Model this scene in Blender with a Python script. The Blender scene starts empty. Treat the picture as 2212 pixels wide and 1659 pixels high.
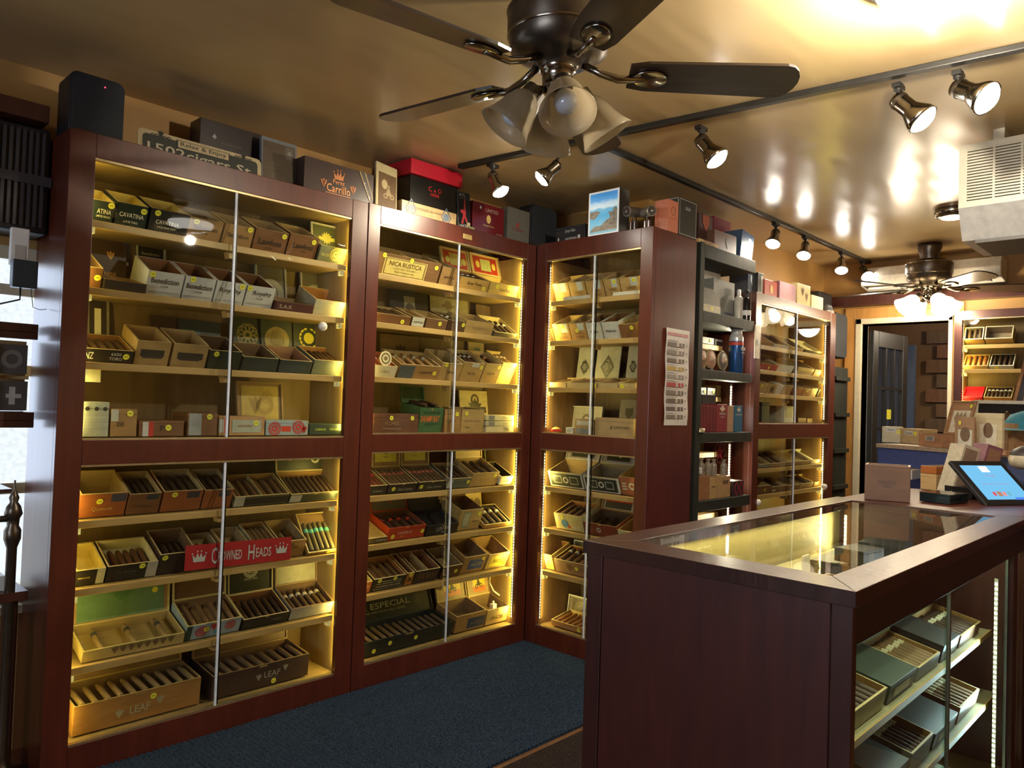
import bpy, math, random
from mathutils import Matrix, Vector
random.seed(7)
SC = bpy.context.scene
COL = SC.collection
R = math.radians
# ------------------------------------------------------------------ camera
CAMF, YAW, PITCH, ROLL = 1634.36, 0.766664, 0.0252064, 0.0332357
CP = Vector((0, 0, 1.35))
_f = Vector((math.cos(YAW)*math.cos(PITCH), math.sin(YAW)*math.cos(PITCH), math.sin(PITCH)))
_r = _f.cross(Vector((0, 0, 1))).normalized(); _u = _r.cross(_f)
CR = math.cos(ROLL)*_r + math.sin(ROLL)*_u
CU = -math.sin(ROLL)*_r + math.cos(ROLL)*_u
cam = bpy.data.cameras.new('camera'); camo = bpy.data.objects.new('camera', cam); COL.objects.link(camo)
cam.sensor_width = 36; cam.lens = CAMF/2212*36; cam.clip_start = .05
mw = Matrix.Identity(4)
for i in range(3):
    mw[i][0] = CR[i]; mw[i][1] = CU[i]; mw[i][2] = -_f[i]; mw[i][3] = CP[i]
camo.matrix_world = mw; SC.camera = camo
SC.view_settings.view_transform = 'Standard'; SC.view_settings.look = 'None'
SC.view_settings.gamma = 1; SC.view_settings.use_curve_mapping = False
SC.view_settings.exposure = 0.4
W = bpy.data.worlds.new('world'); SC.world = W; W.use_nodes = True
W.node_tree.nodes['Background'].inputs[0].default_value = (.75, .85, 1, 1)
W.node_tree.nodes['Background'].inputs[1].default_value = 1.8
SC.cycles.max_bounces = 8; SC.cycles.transparent_max_bounces = 16
SC.cycles.sample_clamp_indirect = 4.0
K_LED, K_SPOT = 1.0, 1.0

def light(name, kind, loc, energy, color, parent=None, rot=None, size=.1, size_y=None, spot=None, blend=.6, aim=None):
    l = bpy.data.lights.new(name, kind); o = bpy.data.objects.new(name, l); COL.objects.link(o)
    l.energy = energy; l.color = color
    if kind == 'AREA':
        l.size = size
        if size_y: l.shape = 'RECTANGLE'; l.size_y = size_y
    else: l.shadow_soft_size = size
    if kind == 'SPOT': l.spot_size = spot; l.spot_blend = blend
    if parent is not None: o.parent = parent
    o.location = loc
    if aim is not None: o.rotation_euler = Vector(aim).to_track_quat('-Z', 'Y').to_euler()
    elif rot: o.rotation_euler = rot
    return o
# daylight through the left window and, as fill, an added window behind the camera
light('fill_daylight', 'AREA', (-2.4, .9, 1.5), 42, (.70, .76, 1), size=1.6, size_y=1.2, aim=(1, .1, -.15))
light('daylight', 'AREA', (.25, 4.3, 1.7), 24, (.62, .72, 1), size=1.6, size_y=1.8, aim=(.1, -1, -.1))

# pixel of the 2212x1659 photograph -> plane / inverse helpers
def ray(x, y): return (x-1106)*CR - (y-829.5)*CU + CAMF*_f
def proj(P):
    d = Vector(P)-CP; w = d.dot(_f)
    return (1106+CAMF*d.dot(CR)/w, 829.5-CAMF*d.dot(CU)/w)
def solve(P0, D, px=None, py=None):
    """t so that P0+t*D projects to the column px (or the row py)"""
    a = Vector(P0)-CP; D = Vector(D)
    if px is not None: k, ax = (px-1106)/CAMF, CR
    else: k, ax = (829.5-py)/CAMF, CU
    return (k*a.dot(_f)-a.dot(ax))/(D.dot(ax)-k*D.dot(_f))
def plane(x, y, ax, v):
    d = ray(x, y); return CP+d*((v-CP[ax])/d[ax])

# ------------------------------------------------------------------ materials
MC = {}
def _new(name):
    m = bpy.data.materials.new(name); m.use_nodes = True
    return m, m.node_tree, m.node_tree.nodes['Principled BSDF']
def pmat(name, col, rough=.5, metal=0, spec=.5, coat=0, noise=.12, scale=30, bump=0.0, alpha=1, trans=0, emis=None, es=0, tint2=None, sheen=0):
    if name in MC: return MC[name]
    m, nt, b = _new(name); N = nt.nodes; L = nt.links
    tc = N.new('ShaderNodeTexCoord'); no = N.new('ShaderNodeTexNoise'); no.inputs['Scale'].default_value = scale; no.inputs['Detail'].default_value = 4
    L.new(tc.outputs['Object'], no.inputs['Vector'])
    cr = N.new('ShaderNodeValToRGB'); e = cr.color_ramp.elements
    c2 = tint2 or [c*(1+noise) for c in col]; c1 = [c*(1-noise) for c in col] if not tint2 else col
    e[0].position = .3; e[1].position = .7
    e[0].color = (*c1[:3], 1); e[1].color = (*c2[:3], 1)
    L.new(no.outputs['Fac'], cr.inputs['Fac']); L.new(cr.outputs['Color'], b.inputs['Base Color'])
    b.inputs['Roughness'].default_value = rough; b.inputs['Metallic'].default_value = metal
    b.inputs['Specular IOR Level'].default_value = spec
    b.inputs['Coat Weight'].default_value = coat
    b.inputs['Transmission Weight'].default_value = trans; b.inputs['Alpha'].default_value = alpha
    if emis: b.inputs['Emission Color'].default_value = (*emis, 1); b.inputs['Emission Strength'].default_value = es
    if bump:
        bp = N.new('ShaderNodeBump'); bp.inputs['Strength'].default_value = bump; bp.inputs['Distance'].default_value = .01
        L.new(no.outputs['Fac'], bp.inputs['Height']); L.new(bp.outputs['Normal'], b.inputs['Normal'])
    MC[name] = m; return m
def wood(name, c1, c2, rough=.4, coat=0, scale=(2, 2, .25), ns=14, bump=.05, spec=.5):
    if name in MC: return MC[name]
    m, nt, b = _new(name); N = nt.nodes; L = nt.links
    tc = N.new('ShaderNodeTexCoord'); mp = N.new('ShaderNodeMapping'); mp.inputs['Scale'].default_value = scale
    no = N.new('ShaderNodeTexNoise'); no.inputs['Scale'].default_value = ns; no.inputs['Detail'].default_value = 6; no.inputs['Distortion'].default_value = .4
    n2 = N.new('ShaderNodeTexNoise'); n2.inputs['Scale'].default_value = 3
    L.new(tc.outputs['Object'], mp.inputs['Vector']); L.new(mp.outputs['Vector'], no.inputs['Vector']); L.new(tc.outputs['Object'], n2.inputs['Vector'])
    mx = N.new('ShaderNodeMath'); mx.operation = 'MULTIPLY_ADD'; mx.inputs[1].default_value = .35; L.new(n2.outputs['Fac'], mx.inputs[0])
    ms = N.new('ShaderNodeMath'); ms.operation = 'MULTIPLY'; ms.inputs[1].default_value = .7; L.new(no.outputs['Fac'], ms.inputs[0]); L.new(ms.outputs[0], mx.inputs[2])
    cr = N.new('ShaderNodeValToRGB'); e = cr.color_ramp.elements; e[0].position = .38; e[1].position = .66
    e[0].color = (*c1, 1); e[1].color = (*c2, 1)
    L.new(mx.outputs[0], cr.inputs['Fac']); L.new(cr.outputs['Color'], b.inputs['Base Color'])
    b.inputs['Roughness'].default_value = rough; b.inputs['Coat Weight'].default_value = coat; b.inputs['Coat Roughness'].default_value = .18
    b.inputs['Specular IOR Level'].default_value = spec
    bp = N.new('ShaderNodeBump'); bp.inputs['Strength'].default_value = bump; bp.inputs['Distance'].default_value = .004
    L.new(no.outputs['Fac'], bp.inputs['Height']); L.new(bp.outputs['Normal'], b.inputs['Normal'])
    MC[name] = m; return m
def emit(name, col, s):
    if name in MC: return MC[name]
    m, nt, b = _new(name)
    b.inputs['Base Color'].default_value = (*col, 1); b.inputs['Emission Color'].default_value = (*col, 1); b.inputs['Emission Strength'].default_value = s
    MC[name] = m; return m
def glass(name='clear_glass', tint=(.93, .95, .93), refl=1.0):
    if name in MC: return MC[name]
    m, nt, b = _new(name); N = nt.nodes; L = nt.links; N.remove(b)
    out = [n for n in N if n.type == 'OUTPUT_MATERIAL'][0]
    t = N.new('ShaderNodeBsdfTransparent'); t.inputs[0].default_value = (*tint, 1)
    g = N.new('ShaderNodeBsdfGlossy'); g.inputs['Roughness'].default_value = .02
    fr = N.new('ShaderNodeFresnel'); fr.inputs['IOR'].default_value = 1.42
    ge = N.new('ShaderNodeNewGeometry'); iv = N.new('ShaderNodeMath'); iv.operation = 'SUBTRACT'; iv.inputs[0].default_value = refl; L.new(ge.outputs['Backfacing'], iv.inputs[1])
    mu = N.new('ShaderNodeMath'); mu.operation = 'MULTIPLY'; mu.use_clamp = True; L.new(iv.outputs[0], mu.inputs[1])
    L.new(fr.outputs[0], mu.inputs[0])
    mx = N.new('ShaderNodeMixShader'); L.new(mu.outputs[0], mx.inputs[0]); L.new(t.outputs[0], mx.inputs[1]); L.new(g.outputs[0], mx.inputs[2]); L.new(mx.outputs[0], out.inputs[0])
    MC[name] = m; return m

MAHO = wood('mahogany', (.070, .0135, .0065), (.105, .021, .010), .34, .18)
MAHO2 = wood('mahogany_dark', (.040, .011, .008), (.066, .018, .012), .38, .15)
MAHOT = wood('mahogany_top', (.034, .012, .008), (.060, .020, .012), .33, .1, bump=.4)
PLY = wood('birch_ply', (.29, .19, .07), (.37, .25, .095), .5)
PLYD = wood('back_ply', (.17, .105, .038), (.23, .145, .055), .6)
LIP = wood('shelf_pine', (.44, .27, .085), (.56, .36, .13), .45, scale=(.25, 2, 2))
GL = glass()
ALU = pmat('aluminium', (.62, .66, .72), .22, 1, noise=.03)
BLK = pmat('black_plastic', (.012, .012, .014), .45, noise=.3)
BLKG = pmat('black_gloss', (.014, .013, .013), .15, noise=.3)
BLKW = wood('black_wood', (.012, .014, .010), (.026, .028, .020), .6, 0, spec=.3)
YEL = pmat('yellow_sticker', (.85, .80, .06), .5, noise=.03)
WHT = pmat('white_paper', (.80, .80, .76), .6, noise=.04)
BRZ = pmat('dark_bronze', (.13, .105, .08), .33, .9, noise=.15)
BRZL = pmat('polished_bronze', (.30, .27, .22), .18, 1, noise=.1)
LEDM = emit('led_emitter', (1, .93, .62), 7)
_pc = {}
def paint(c, rough=.45):
    k = (tuple(round(x, 3) for x in c), rough)
    if k not in _pc: _pc[k] = pmat('painted_%d' % len(_pc), c, rough, noise=.10, scale=40, bump=.02)
    return _pc[k]
_wc = {}
def cw(c, rough=.5):
    k = tuple(round(x, 3) for x in c)
    if k not in _wc: _wc[k] = wood('boxwood_%d' % len(_wc), [x*.82 for x in c], [min(1, x*1.12) for x in c], rough, scale=(.4, 2, 2.2), ns=20, bump=.03)
    return _wc[k]

# ------------------------------------------------------------------ mesh helpers
class MB:
    def __init__(s): s.v = []; s.f = []; s.m = []; s.sm = []
    def add(s, vs, fs, mi=0, sm=False, M=None):
        n = len(s.v)
        s.v += [tuple(M @ Vector(p)) if M is not None else tuple(p) for p in vs]
        for f in fs: s.f.append([n+i for i in f]); s.m.append(mi); s.sm.append(sm)
        return s
    def box(s, x0, x1, y0, y1, z0, z1, mi=0, M=None):
        vs = [(x0,y0,z0),(x1,y0,z0),(x1,y1,z0),(x0,y1,z0),(x0,y0,z1),(x1,y0,z1),(x1,y1,z1),(x0,y1,z1)]
        return s.add(vs, [(0,3,2,1),(4,5,6,7),(0,1,5,4),(1,2,6,5),(2,3,7,6),(3,0,4,7)], mi, False, M)
    def lathe(s, prof, n=20, mi=0, M=None, sm=True):
        """prof: list of (radius, z)"""
        vs = []; fs = []
        for (r, z) in prof:
            for i in range(n):
                a = 2*math.pi*i/n; vs.append((r*math.cos(a), r*math.sin(a), z))
        for k in range(len(prof)-1):
            for i in range(n):
                j = (i+1) % n; fs.append((k*n+i, k*n+j, (k+1)*n+j, (k+1)*n+i))
        s.add(vs, fs, mi, sm, M)
        if prof[0][0] > 1e-4: s.add([vs[i] for i in range(n)], [tuple(range(n-1, -1, -1))], mi, False, M)
        if prof[-1][0] > 1e-4: s.add([vs[(len(prof)-1)*n+i] for i in range(n)], [tuple(range(n))], mi, False, M)
        return s
    def tube(s, pts, r, n=8, mi=0, M=None):
        pts = [Vector(p) for p in pts]; vs = []; fs = []
        rr = r if isinstance(r, (list, tuple)) else [r]*len(pts)
        for k, p in enumerate(pts):
            d = (pts[min(k+1, len(pts)-1)]-pts[max(k-1, 0)]).normalized()
            a = d.orthogonal().normalized() if k == 0 else (a-d*a.dot(d)).normalized()
            b = d.cross(a)
            for i in range(n):
                t = 2*math.pi*i/n; vs.append(tuple(p+rr[k]*(math.cos(t)*a+math.sin(t)*b)))
        for k in range(len(pts)-1):
            for i in range(n):
                j = (i+1) % n; fs.append((k*n+i, k*n+j, (k+1)*n+j, (k+1)*n+i))
        fs.append(tuple(range(n-1, -1, -1))); fs.append(tuple((len(pts)-1)*n+i for i in range(n)))
        return s.add(vs, fs, mi, True, M)
    def prism(s, poly, y0, y1, mi=0, M=None):
        """poly in x,z ; extruded along y"""
        n = len(poly); vs = [(x, y0, z) for x, z in poly]+[(x, y1, z) for x, z in poly]
        fs = [tuple(range(n)), tuple(range(2*n-1, n-1, -1))]+[(i, i+n, (i+1) % n+n, (i+1) % n) for i in range(n)]
        return s.add(vs, fs, mi, False, M)
    def build(s, name, mats, parent=None, loc=None, bevel=0, M=None):
        me = bpy.data.meshes.new(name); me.from_pydata(s.v, [], s.f)
        for m in (mats if isinstance(mats, (list, tuple)) else [mats]): me.materials.append(m)
        me.polygons.foreach_set('material_index', s.m); me.polygons.foreach_set('use_smooth', s.sm)
        me.update()
        return link(name, me, parent, loc, bevel, M)
def link(name, data, parent=None, loc=None, bevel=0, M=None):
    o = bpy.data.objects.new(name, data); COL.objects.link(o)
    if parent is not None: o.parent = parent
    if M is not None: o.matrix_basis = M
    if loc is not None: o.location = loc
    if bevel:
        b = o.modifiers.new('bevel', 'BEVEL'); b.width = bevel; b.segments = 2; b.limit_method = 'ANGLE'
    return o
def tag(o, label=None, cat=None, group=None, kind=None):
    if label: o['label'] = label
    if cat: o['category'] = cat
    if group: o['group'] = group
    if kind: o['kind'] = kind
    return o
def thing(name, label, cat, loc=(0, 0, 0), rz=0, group=None, M=None):
    o = bpy.data.objects.new(name, None); COL.objects.link(o); o.empty_display_size = .05
    if M is not None: o.matrix_basis = M
    else: o.location = loc; o.rotation_euler = (0, 0, rz)
    return tag(o, label, cat, group)
def struct(name, mb, mat, **k):
    o = mb.build(name, mat, **k); o['kind'] = 'structure'; return o

_tc = {}
def text_mesh(s, bold=0.0, shear=0.0):
    k = (s, bold, shear)
    if k in _tc: return _tc[k]
    c = bpy.data.curves.new('t', 'FONT'); c.body = s; c.size = 1; c.offset = bold; c.shear = shear; c.align_x = 'CENTER'; c.align_y = 'CENTER'; c.resolution_u = 2; c.extrude = 0
    o = bpy.data.objects.new('t', c); COL.objects.link(o)
    dg = bpy.context.evaluated_depsgraph_get(); me = o.evaluated_get(dg).to_mesh()
    vs = [tuple(v.co) for v in me.vertices]; fs = [tuple(p.vertices) for p in me.polygons]
    o.evaluated_get(dg).to_mesh_clear(); bpy.data.objects.remove(o)
    if not vs: vs = [(0, 0, 0)]
    x0 = min(v[0] for v in vs); x1 = max(v[0] for v in vs); y0 = min(v[1] for v in vs); y1 = max(v[1] for v in vs)
    _tc[k] = (vs, fs, x0, x1, y0, y1); return _tc[k]
def add_text(mb, s, cx, cz, w, y, h=None, mi=0, rot=0, bold=.01, shear=0, th=0.0006):
    """flat lettering in the x-z plane facing -y, total width w, height h (or natural)"""
    vs, fs, x0, x1, y0, y1 = text_mesh(s, bold, shear)
    kx = w/max(1e-6, x1-x0); kz = (h/max(1e-6, y1-y0)) if h else kx
    c, sn = math.cos(rot), math.sin(rot); out = []
    for v in vs:
        a = (v[0]-(x0+x1)/2)*kx; b = (v[1]-(y0+y1)/2)*kz
        out.append((cx+a*c-b*sn, y, cz+a*sn+b*c))
    mb.add(out, fs, mi)
def disc(mb, cx, cz, r, y, mi=0, n=14, rz=None):
    mb.add([(cx+r*math.cos(2*math.pi*i/n), y, cz+(rz or r)*math.sin(2*math.pi*i/n)) for i in range(n)], [tuple(range(n))], mi)
def ring(mb, cx, cz, r0, r1, y, mi=0, n=20):
    vs = [(cx+r*math.cos(2*math.pi*i/n), y, cz+r*math.sin(2*math.pi*i/n)) for r in (r0, r1) for i in range(n)]
    mb.add(vs, [(i, (i+1) % n, n+(i+1) % n, n+i) for i in range(n)], mi)
def star(mb, cx, cz, r0, r1, y, k=8, mi=0):
    mb.add([(cx+(r1 if i % 2 == 0 else r0)*math.sin(math.pi*i/k), y, cz+(r1 if i % 2 == 0 else r0)*math.cos(math.pi*i/k)) for i in range(2*k)]+[(cx, y, cz)], [(2*k, (i+1) % (2*k), i) for i in range(2*k)], mi)
def rect(mb, x0, x1, z0, z1, y, mi=0): mb.add([(x0,y,z0),(x1,y,z0),(x1,y,z1),(x0,y,z1)], [(0,1,2,3)], mi)
def frame2(mb, x0, x1, z0, z1, t, y, mi=0):
    rect(mb, x0, x1, z0, z0+t, y, mi); rect(mb, x0, x1, z1-t, z1, y, mi); rect(mb, x0, x0+t, z0+t, z1-t, y, mi); rect(mb, x1-t, x1, z0+t, z1-t, y, mi)
def emblem(mb, kind, cx, cz, r, y, mi=0):
    if kind == 'ring': ring(mb, cx, cz, r*.55, r, y, mi)
    elif kind == 'disc': disc(mb, cx, cz, r, y, mi)
    elif kind == 'oval': disc(mb, cx, cz, r*.7, y, mi, rz=r)
    elif kind == 'flower':
        for i in range(10):
            a = math.pi*2*i/10; ring(mb, cx+.55*r*math.cos(a), cz+.55*r*math.sin(a), r*.3, r*.4, y+1e-5*i, mi, 10)
        ring(mb, cx, cz, r*.3, r*.4, y-1e-5, mi)
    elif kind == 'laurel':
        for i in range(14):
            a = math.pi*(.62+1.76*i/13); c, s = math.cos(a), math.sin(a)
            p = (cx+r*.85*math.cos(a-math.pi*.5+math.pi*.5), cz+r*.85*math.sin(a))
            mb.add([(p[0]-.22*r*s, y, p[1]+.22*r*c), (p[0]+.1*r*c, y, p[1]+.1*r*s), (p[0]+.22*r*s, y, p[1]-.22*r*c), (p[0]-.12*r*c, y, p[1]-.12*r*s)], [(0,1,2,3)], mi)
        disc(mb, cx, cz, r*.5, y, mi)
    elif kind == 'diamond':
        for a, b in ((1, .82),):
            q = [(0, 1), (.7, 0), (0, -1), (-.7, 0)]
            vs = [(cx+r*a*p[0], y, cz+r*a*p[1]) for p in q]+[(cx+r*b*p[0], y, cz+r*b*p[1]) for p in q]
            mb.add(vs, [(i, (i+1) % 4, 4+(i+1) % 4, 4+i) for i in range(4)], mi)
    elif kind == 'diamonds':
        for d in (-1, 0, 1): mb.add([(cx+d*r*.62, y-1e-5*d, cz+r*.6), (cx+d*r*.62+r*.45, y-1e-5*d, cz), (cx+d*r*.62, y-1e-5*d, cz-r*.6), (cx+d*r*.62-r*.45, y-1e-5*d, cz)], [(0,1,2,3)], mi)
    elif kind == 'crown':
        q = [(-.8,-.6),(.8,-.6),(1,.45),(.5,-.05),(.28,.75),(0,0),(-.28,.75),(-.5,-.05),(-1,.45)]
        mb.add([(cx+r*a, y, cz+r*b) for a, b in q]+[(cx, y, cz-.5*r)], [(9,0,1),(9,1,2),(9,2,3),(9,3,4),(9,4,5),(9,5,6),(9,6,7),(9,7,8),(9,8,0)], mi)
        for a, b in ((1,.6),(.28,.92),(-.28,.92),(-1,.6)): disc(mb, cx+r*a, cz+r*b, r*.12, y, mi, 8)
    elif kind == 'leaf':
        for t in (-.6, 0, .6):
            c, s = math.sin(t), math.cos(t)
            mb.add([(cx, y, cz-.5*r), (cx+.5*r*c+.25*r*s, y, cz+.5*r*s-.25*r*c), (cx+r*c, y, cz+r*s), (cx+.5*r*c-.25*r*s, y, cz+.5*r*s+.25*r*c)], [(0,1,2,3)], mi)
    elif kind == 'shield':
        mb.add([(cx-r*.8, y, cz+r), (cx+r*.8, y, cz+r), (cx+r*.8, y, cz), (cx, y, cz-r), (cx-r*.8, y, cz)], [(0,1,2,3,4)], mi)
    elif kind == 'crest':
        star(mb, cx, cz, r*.6, r*.95, y, 12, mi); rect(mb, cx-r*1.25, cx+r*1.25, cz-r*.35, cz+r*.15, y-1e-5, mi)
    elif kind == 'spade':
        mb.add([(cx, y, cz+r), (cx-r*.8, y, cz-.2*r), (cx-.3*r, y, cz-.6*r), (cx, y, cz-.2*r), (cx+.3*r, y, cz-.6*r), (cx+.8*r, y, cz-.2*r)], [(0,1,2,3),(0,3,4,5)], mi)
        rect(mb, cx-.12*r, cx+.12*r, cz-r, cz-.3*r, y, mi)
    elif kind == 'rider':
        ring(mb, cx-.5*r, cz-.6*r, .2*r, .36*r, y, mi, 12); ring(mb, cx+.5*r, cz-.5*r, .2*r, .36*r, y, mi, 12)
        mb.add([(cx-.5*r, y, cz-.5*r), (cx+.5*r, y, cz-.45*r), (cx+.25*r, y, cz+.1*r), (cx+.1*r, y, cz+.6*r), (cx-.2*r, y, cz+.55*r), (cx-.35*r, y, cz)], [(0,1,2,3,4,5)], mi); disc(mb, cx, cz+.8*r, .18*r, y, mi, 8)

ORD = ['leftmost', 'second', 'third', 'fourth', 'fifth', 'sixth', 'seventh', 'eighth', 'ninth', 'tenth', 'eleventh', 'twelfth', 'thirteenth', 'fourteenth', 'fifteenth', 'sixteenth', 'seventeenth', 'eighteenth']
#PART2
# ------------------------------------------------------------------ room shell
WALLM = pmat('ochre_wall', (.42, .235, .07), .55, noise=.06, scale=5, bump=.03)
def ceilmat():
    m, nt, b = _new('ceiling_paint'); N = nt.nodes; L = nt.links
    tc = N.new('ShaderNodeTexCoord'); n1 = N.new('ShaderNodeTexNoise'); n1.inputs['Scale'].default_value = 1.4; n1.inputs['Detail'].default_value = 2
    mp = N.new('ShaderNodeMapping'); mp.inputs['Scale'].default_value = (1, 3, 1)
    L.new(tc.outputs['Object'], mp.inputs['Vector']); L.new(mp.outputs['Vector'], n1.inputs['Vector'])
    cr = N.new('ShaderNodeValToRGB'); e = cr.color_ramp.elements; e[0].color = (.45, .325, .165, 1); e[1].color = (.54, .395, .21, 1)
    L.new(n1.outputs['Fac'], cr.inputs['Fac']); L.new(cr.outputs['Color'], b.inputs['Base Color'])
    b.inputs['Roughness'].default_value = .27
    bp = N.new('ShaderNodeBump'); bp.inputs['Strength'].default_value = .35; bp.inputs['Distance'].default_value = .03
    L.new(n1.outputs['Fac'], bp.inputs['Height']); L.new(bp.outputs['Normal'], b.inputs['Normal']); return m
CEIL = ceilmat()
X0, X1, YR, YL, ZC = -2.0, 6.2, -2.2, 3.28, 2.55
FLOORM = wood('floor_wood', (.10, .045, .02), (.17, .08, .035), .4)
struct('floor', MB().box(X0-.1, X1+3, YR-.1, YL+.1, -.1, 0), FLOORM)
struct('ceiling', MB().box(X0-.1, X1+3, YR-.1, YL+.1, ZC, ZC+.08), CEIL)
# left wall with the window opening x -.35...78, z .62..1.86
wx0, wx1, wz0, wz1 = -.55, .87, .55, 1.87
wl = MB()
wl.box(X0, wx0, YL, YL+.12, 0, ZC); wl.box(wx1, 3.64, YL, YL+.12, 0, ZC); wl.box(wx0, wx1, YL, YL+.12, 0, wz0); wl.box(wx0, wx1, YL, YL+.12, wz1, ZC)
wl.box(3.64, 3.76, 2.46, YL+.12, 0, ZC); wl.box(3.76, X1+.12, 2.46, 2.58, 0, ZC)
struct('wall_left', wl, WALLM)
struct('wall_right', MB().box(X0, X1+.1, YR-.1, YR, 0, ZC), WALLM)
wnr = MB(); wnr.box(X0-.1, X0, YR, .1, 0, ZC); wnr.box(X0-.1, X0, 1.7, YL, 0, ZC); wnr.box(X0-.1, X0, .1, 1.7, 0, .9); wnr.box(X0-.1, X0, .1, 1.7, 2.1, ZC)
struct('wall_near', wnr, WALLM)
w2 = thing('added_window_2', None, None, (X0, .1, .9)); w2['kind'] = 'structure'  # window added in the unseen near wall to let in fill light
f = MB(); f.box(-.08, 0, 0, .05, 0, 1.2); f.box(-.08, 0, 1.55, 1.6, 0, 1.2); f.box(-.08, 0, .05, 1.55, 0, .05); f.box(-.08, 0, .05, 1.55, 1.15, 1.2); f.build('window_frame', pmat('cream_trim', (.62, .55, .38), .4, noise=.05), w2)
MB().box(-.045, -.04, .05, 1.55, .05, 1.15).build('pane', GL, w2); MB().box(-.07, -.02, .78, .82, .05, 1.15).build('mullion', pmat('cream_trim', (.62, .55, .38)), w2)
dy0, dy1, dz = 1.54, 2.15, 2.06
wf = MB(); wf.box(X1, X1+.12, dy1, 2.46, 0, ZC); wf.box(X1, X1+.12, YR, dy0, 0, ZC); wf.box(X1, X1+.12, dy0, dy1, dz, ZC)
struct('wall_far', wf, WALLM)
# hall behind the doorway
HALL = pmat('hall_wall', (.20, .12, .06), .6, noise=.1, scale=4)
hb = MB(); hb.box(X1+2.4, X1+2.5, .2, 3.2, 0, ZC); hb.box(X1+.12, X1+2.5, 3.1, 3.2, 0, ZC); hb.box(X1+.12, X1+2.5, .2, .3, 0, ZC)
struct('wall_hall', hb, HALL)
struct('wall_hall_blue', MB().box(X1+1.5, X1+1.56, 2.20, 3.1, 0, 2.02), pmat('blue_wall', (.05, .075, .13), .6))
# stone/plank cladding in the hall behind
for k in range(14):
    z = .15+k*.15
    for j in range(3):
        o = MB().box(0, .06, 0, .42, 0, .135).build('plank', wood('hall_plank%d' % ((k+j) % 3), (.11+.02*((k+j) % 3), .075, .045), (.18+.03*((k+j) % 3), .12, .07), .6), None, (X1+2.33-.01*((k*j) % 2), .95+.43*j+.1*(k % 2), z), .004)
        o.parent = bpy.data.objects['wall_hall']
light('hall_lamp', 'POINT', (X1+1.2, 1.2, 2.2), 22, (1, .82, .6), size=.1)
TRIMW = pmat('cream_trim', (.62, .55, .38), .4, noise=.05)
TRIMO = wood('oak_trim', (.42, .20, .05), (.55, .28, .08), .4, .2)
t = MB(); t.box(X1-.03, X1+.13, dy1, dy1+.045, 0, dz+.045); t.box(X1-.03, X1+.13, dy0-.03, dy0, 0, dz+.045); t.box(X1-.03, X1+.13, dy0-.03, dy1+.045, dz, dz+.045)
struct('trim_1', t, TRIMW, bevel=.004)
t = MB(); t.box(X1-.02, X1, dy1+.045, dy1+.13, 0, dz+.13); t.box(X1-.02, X1, dy0-.1, dy0-.03, 0, dz+.13); t.box(X1-.02, X1, dy0-.03, dy1+.045, dz+.045, dz+.13)
struct('trim_2', t, TRIMO, bevel=.004)
struct('trim_3', MB().box(X1-.10, X1, dy0-1.7, 2.46, 2.20, 2.28), MAHO2)
# open french door in the hall
dth = thing('door_1', None, None, (X1+.14, dy1-.02, 0), R(-6)); dth['kind'] = 'structure'
DW, DH = .64, 2.03
dm = MB(); dm.box(0, .09, -.02, .02, 0, DH); dm.box(DW-.09, DW, -.02, .02, 0, DH); dm.box(.09, DW-.09, -.02, .02, DH-.13, DH); dm.box(.09, DW-.09, -.02, .02, 0, .25)
dm.build('door_frame', pmat('black_door', (.022, .022, .02), .35), dth, bevel=.004)
for i in (1, 2): MB().box(.09+i*.153-.012, .09+i*.153+.012, -.015, .015, .25, DH-.13).build('muntin', BLK, dth)
for k in range(1, 5): MB().box(.09, DW-.09, -.014, .014, .25+k*.33-.012, .25+k*.33+.012).build('muntin', BLK, dth)
for i in range(3):
    for k in range(5): MB().box(.10+i*.153, .235+i*.153, -.003, .003, .27+k*.33, .565+k*.33).build('pane', GL, dth)
MB().tube([(DW-.05, -.02, 1.05), (DW-.05, -.07, 1.05), (DW-.15, -.07, 1.05)], .01).build('door_handle', BLK, dth)
rect_s = MB(); rect(rect_s, .26, .34, 1.32, 1.40, -.018); rect_s.build('notice', YEL, dth)

# window with frame, panes, sill
wn = thing('window_1', None, None, (wx0, YL, wz0)); wn['kind'] = 'structure'
ww, wh = wx1-wx0, wz1-wz0
f = MB(); f.box(0, .05, .0, .1, 0, wh); f.box(ww-.05, ww, 0, .1, 0, wh); f.box(.05, ww-.05, 0, .1, 0, .05); f.box(.05, ww-.05, 0, .1, wh-.05, wh)
f.build('window_frame', TRIMW, wn, bevel=.003)
for z in (.42, .86, 1.16): MB().box(.05, ww-.05, .02, .08, z-.02, z+.02).build('sash_rail', TRIMW, wn)
MB().box(ww-.33, ww-.29, .02, .08, .05, wh-.05).build('mullion', TRIMW, wn)
for z0, z1 in ((.05, .40), (.44, .84), (.88, 1.14), (1.18, wh-.05)): MB().box(.05, ww-.05, .045, .05, z0, z1).build('pane', GL, wn)
MB().box(-.03, ww, -.06, .0, -.03, 0).build('window_sill', TRIMW, wn)
# bright sunlit outside wall
struct('wall_outside', MB().box(-3, 4, 6.0, 6.1, -.5, 4), pmat('white_render', (.8, .8, .8), .8))

# baseboards
struct('baseboard_far', MB().box(X1-.015, X1, YR, dy0-.1, 0, .1), MAHO2)

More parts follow.
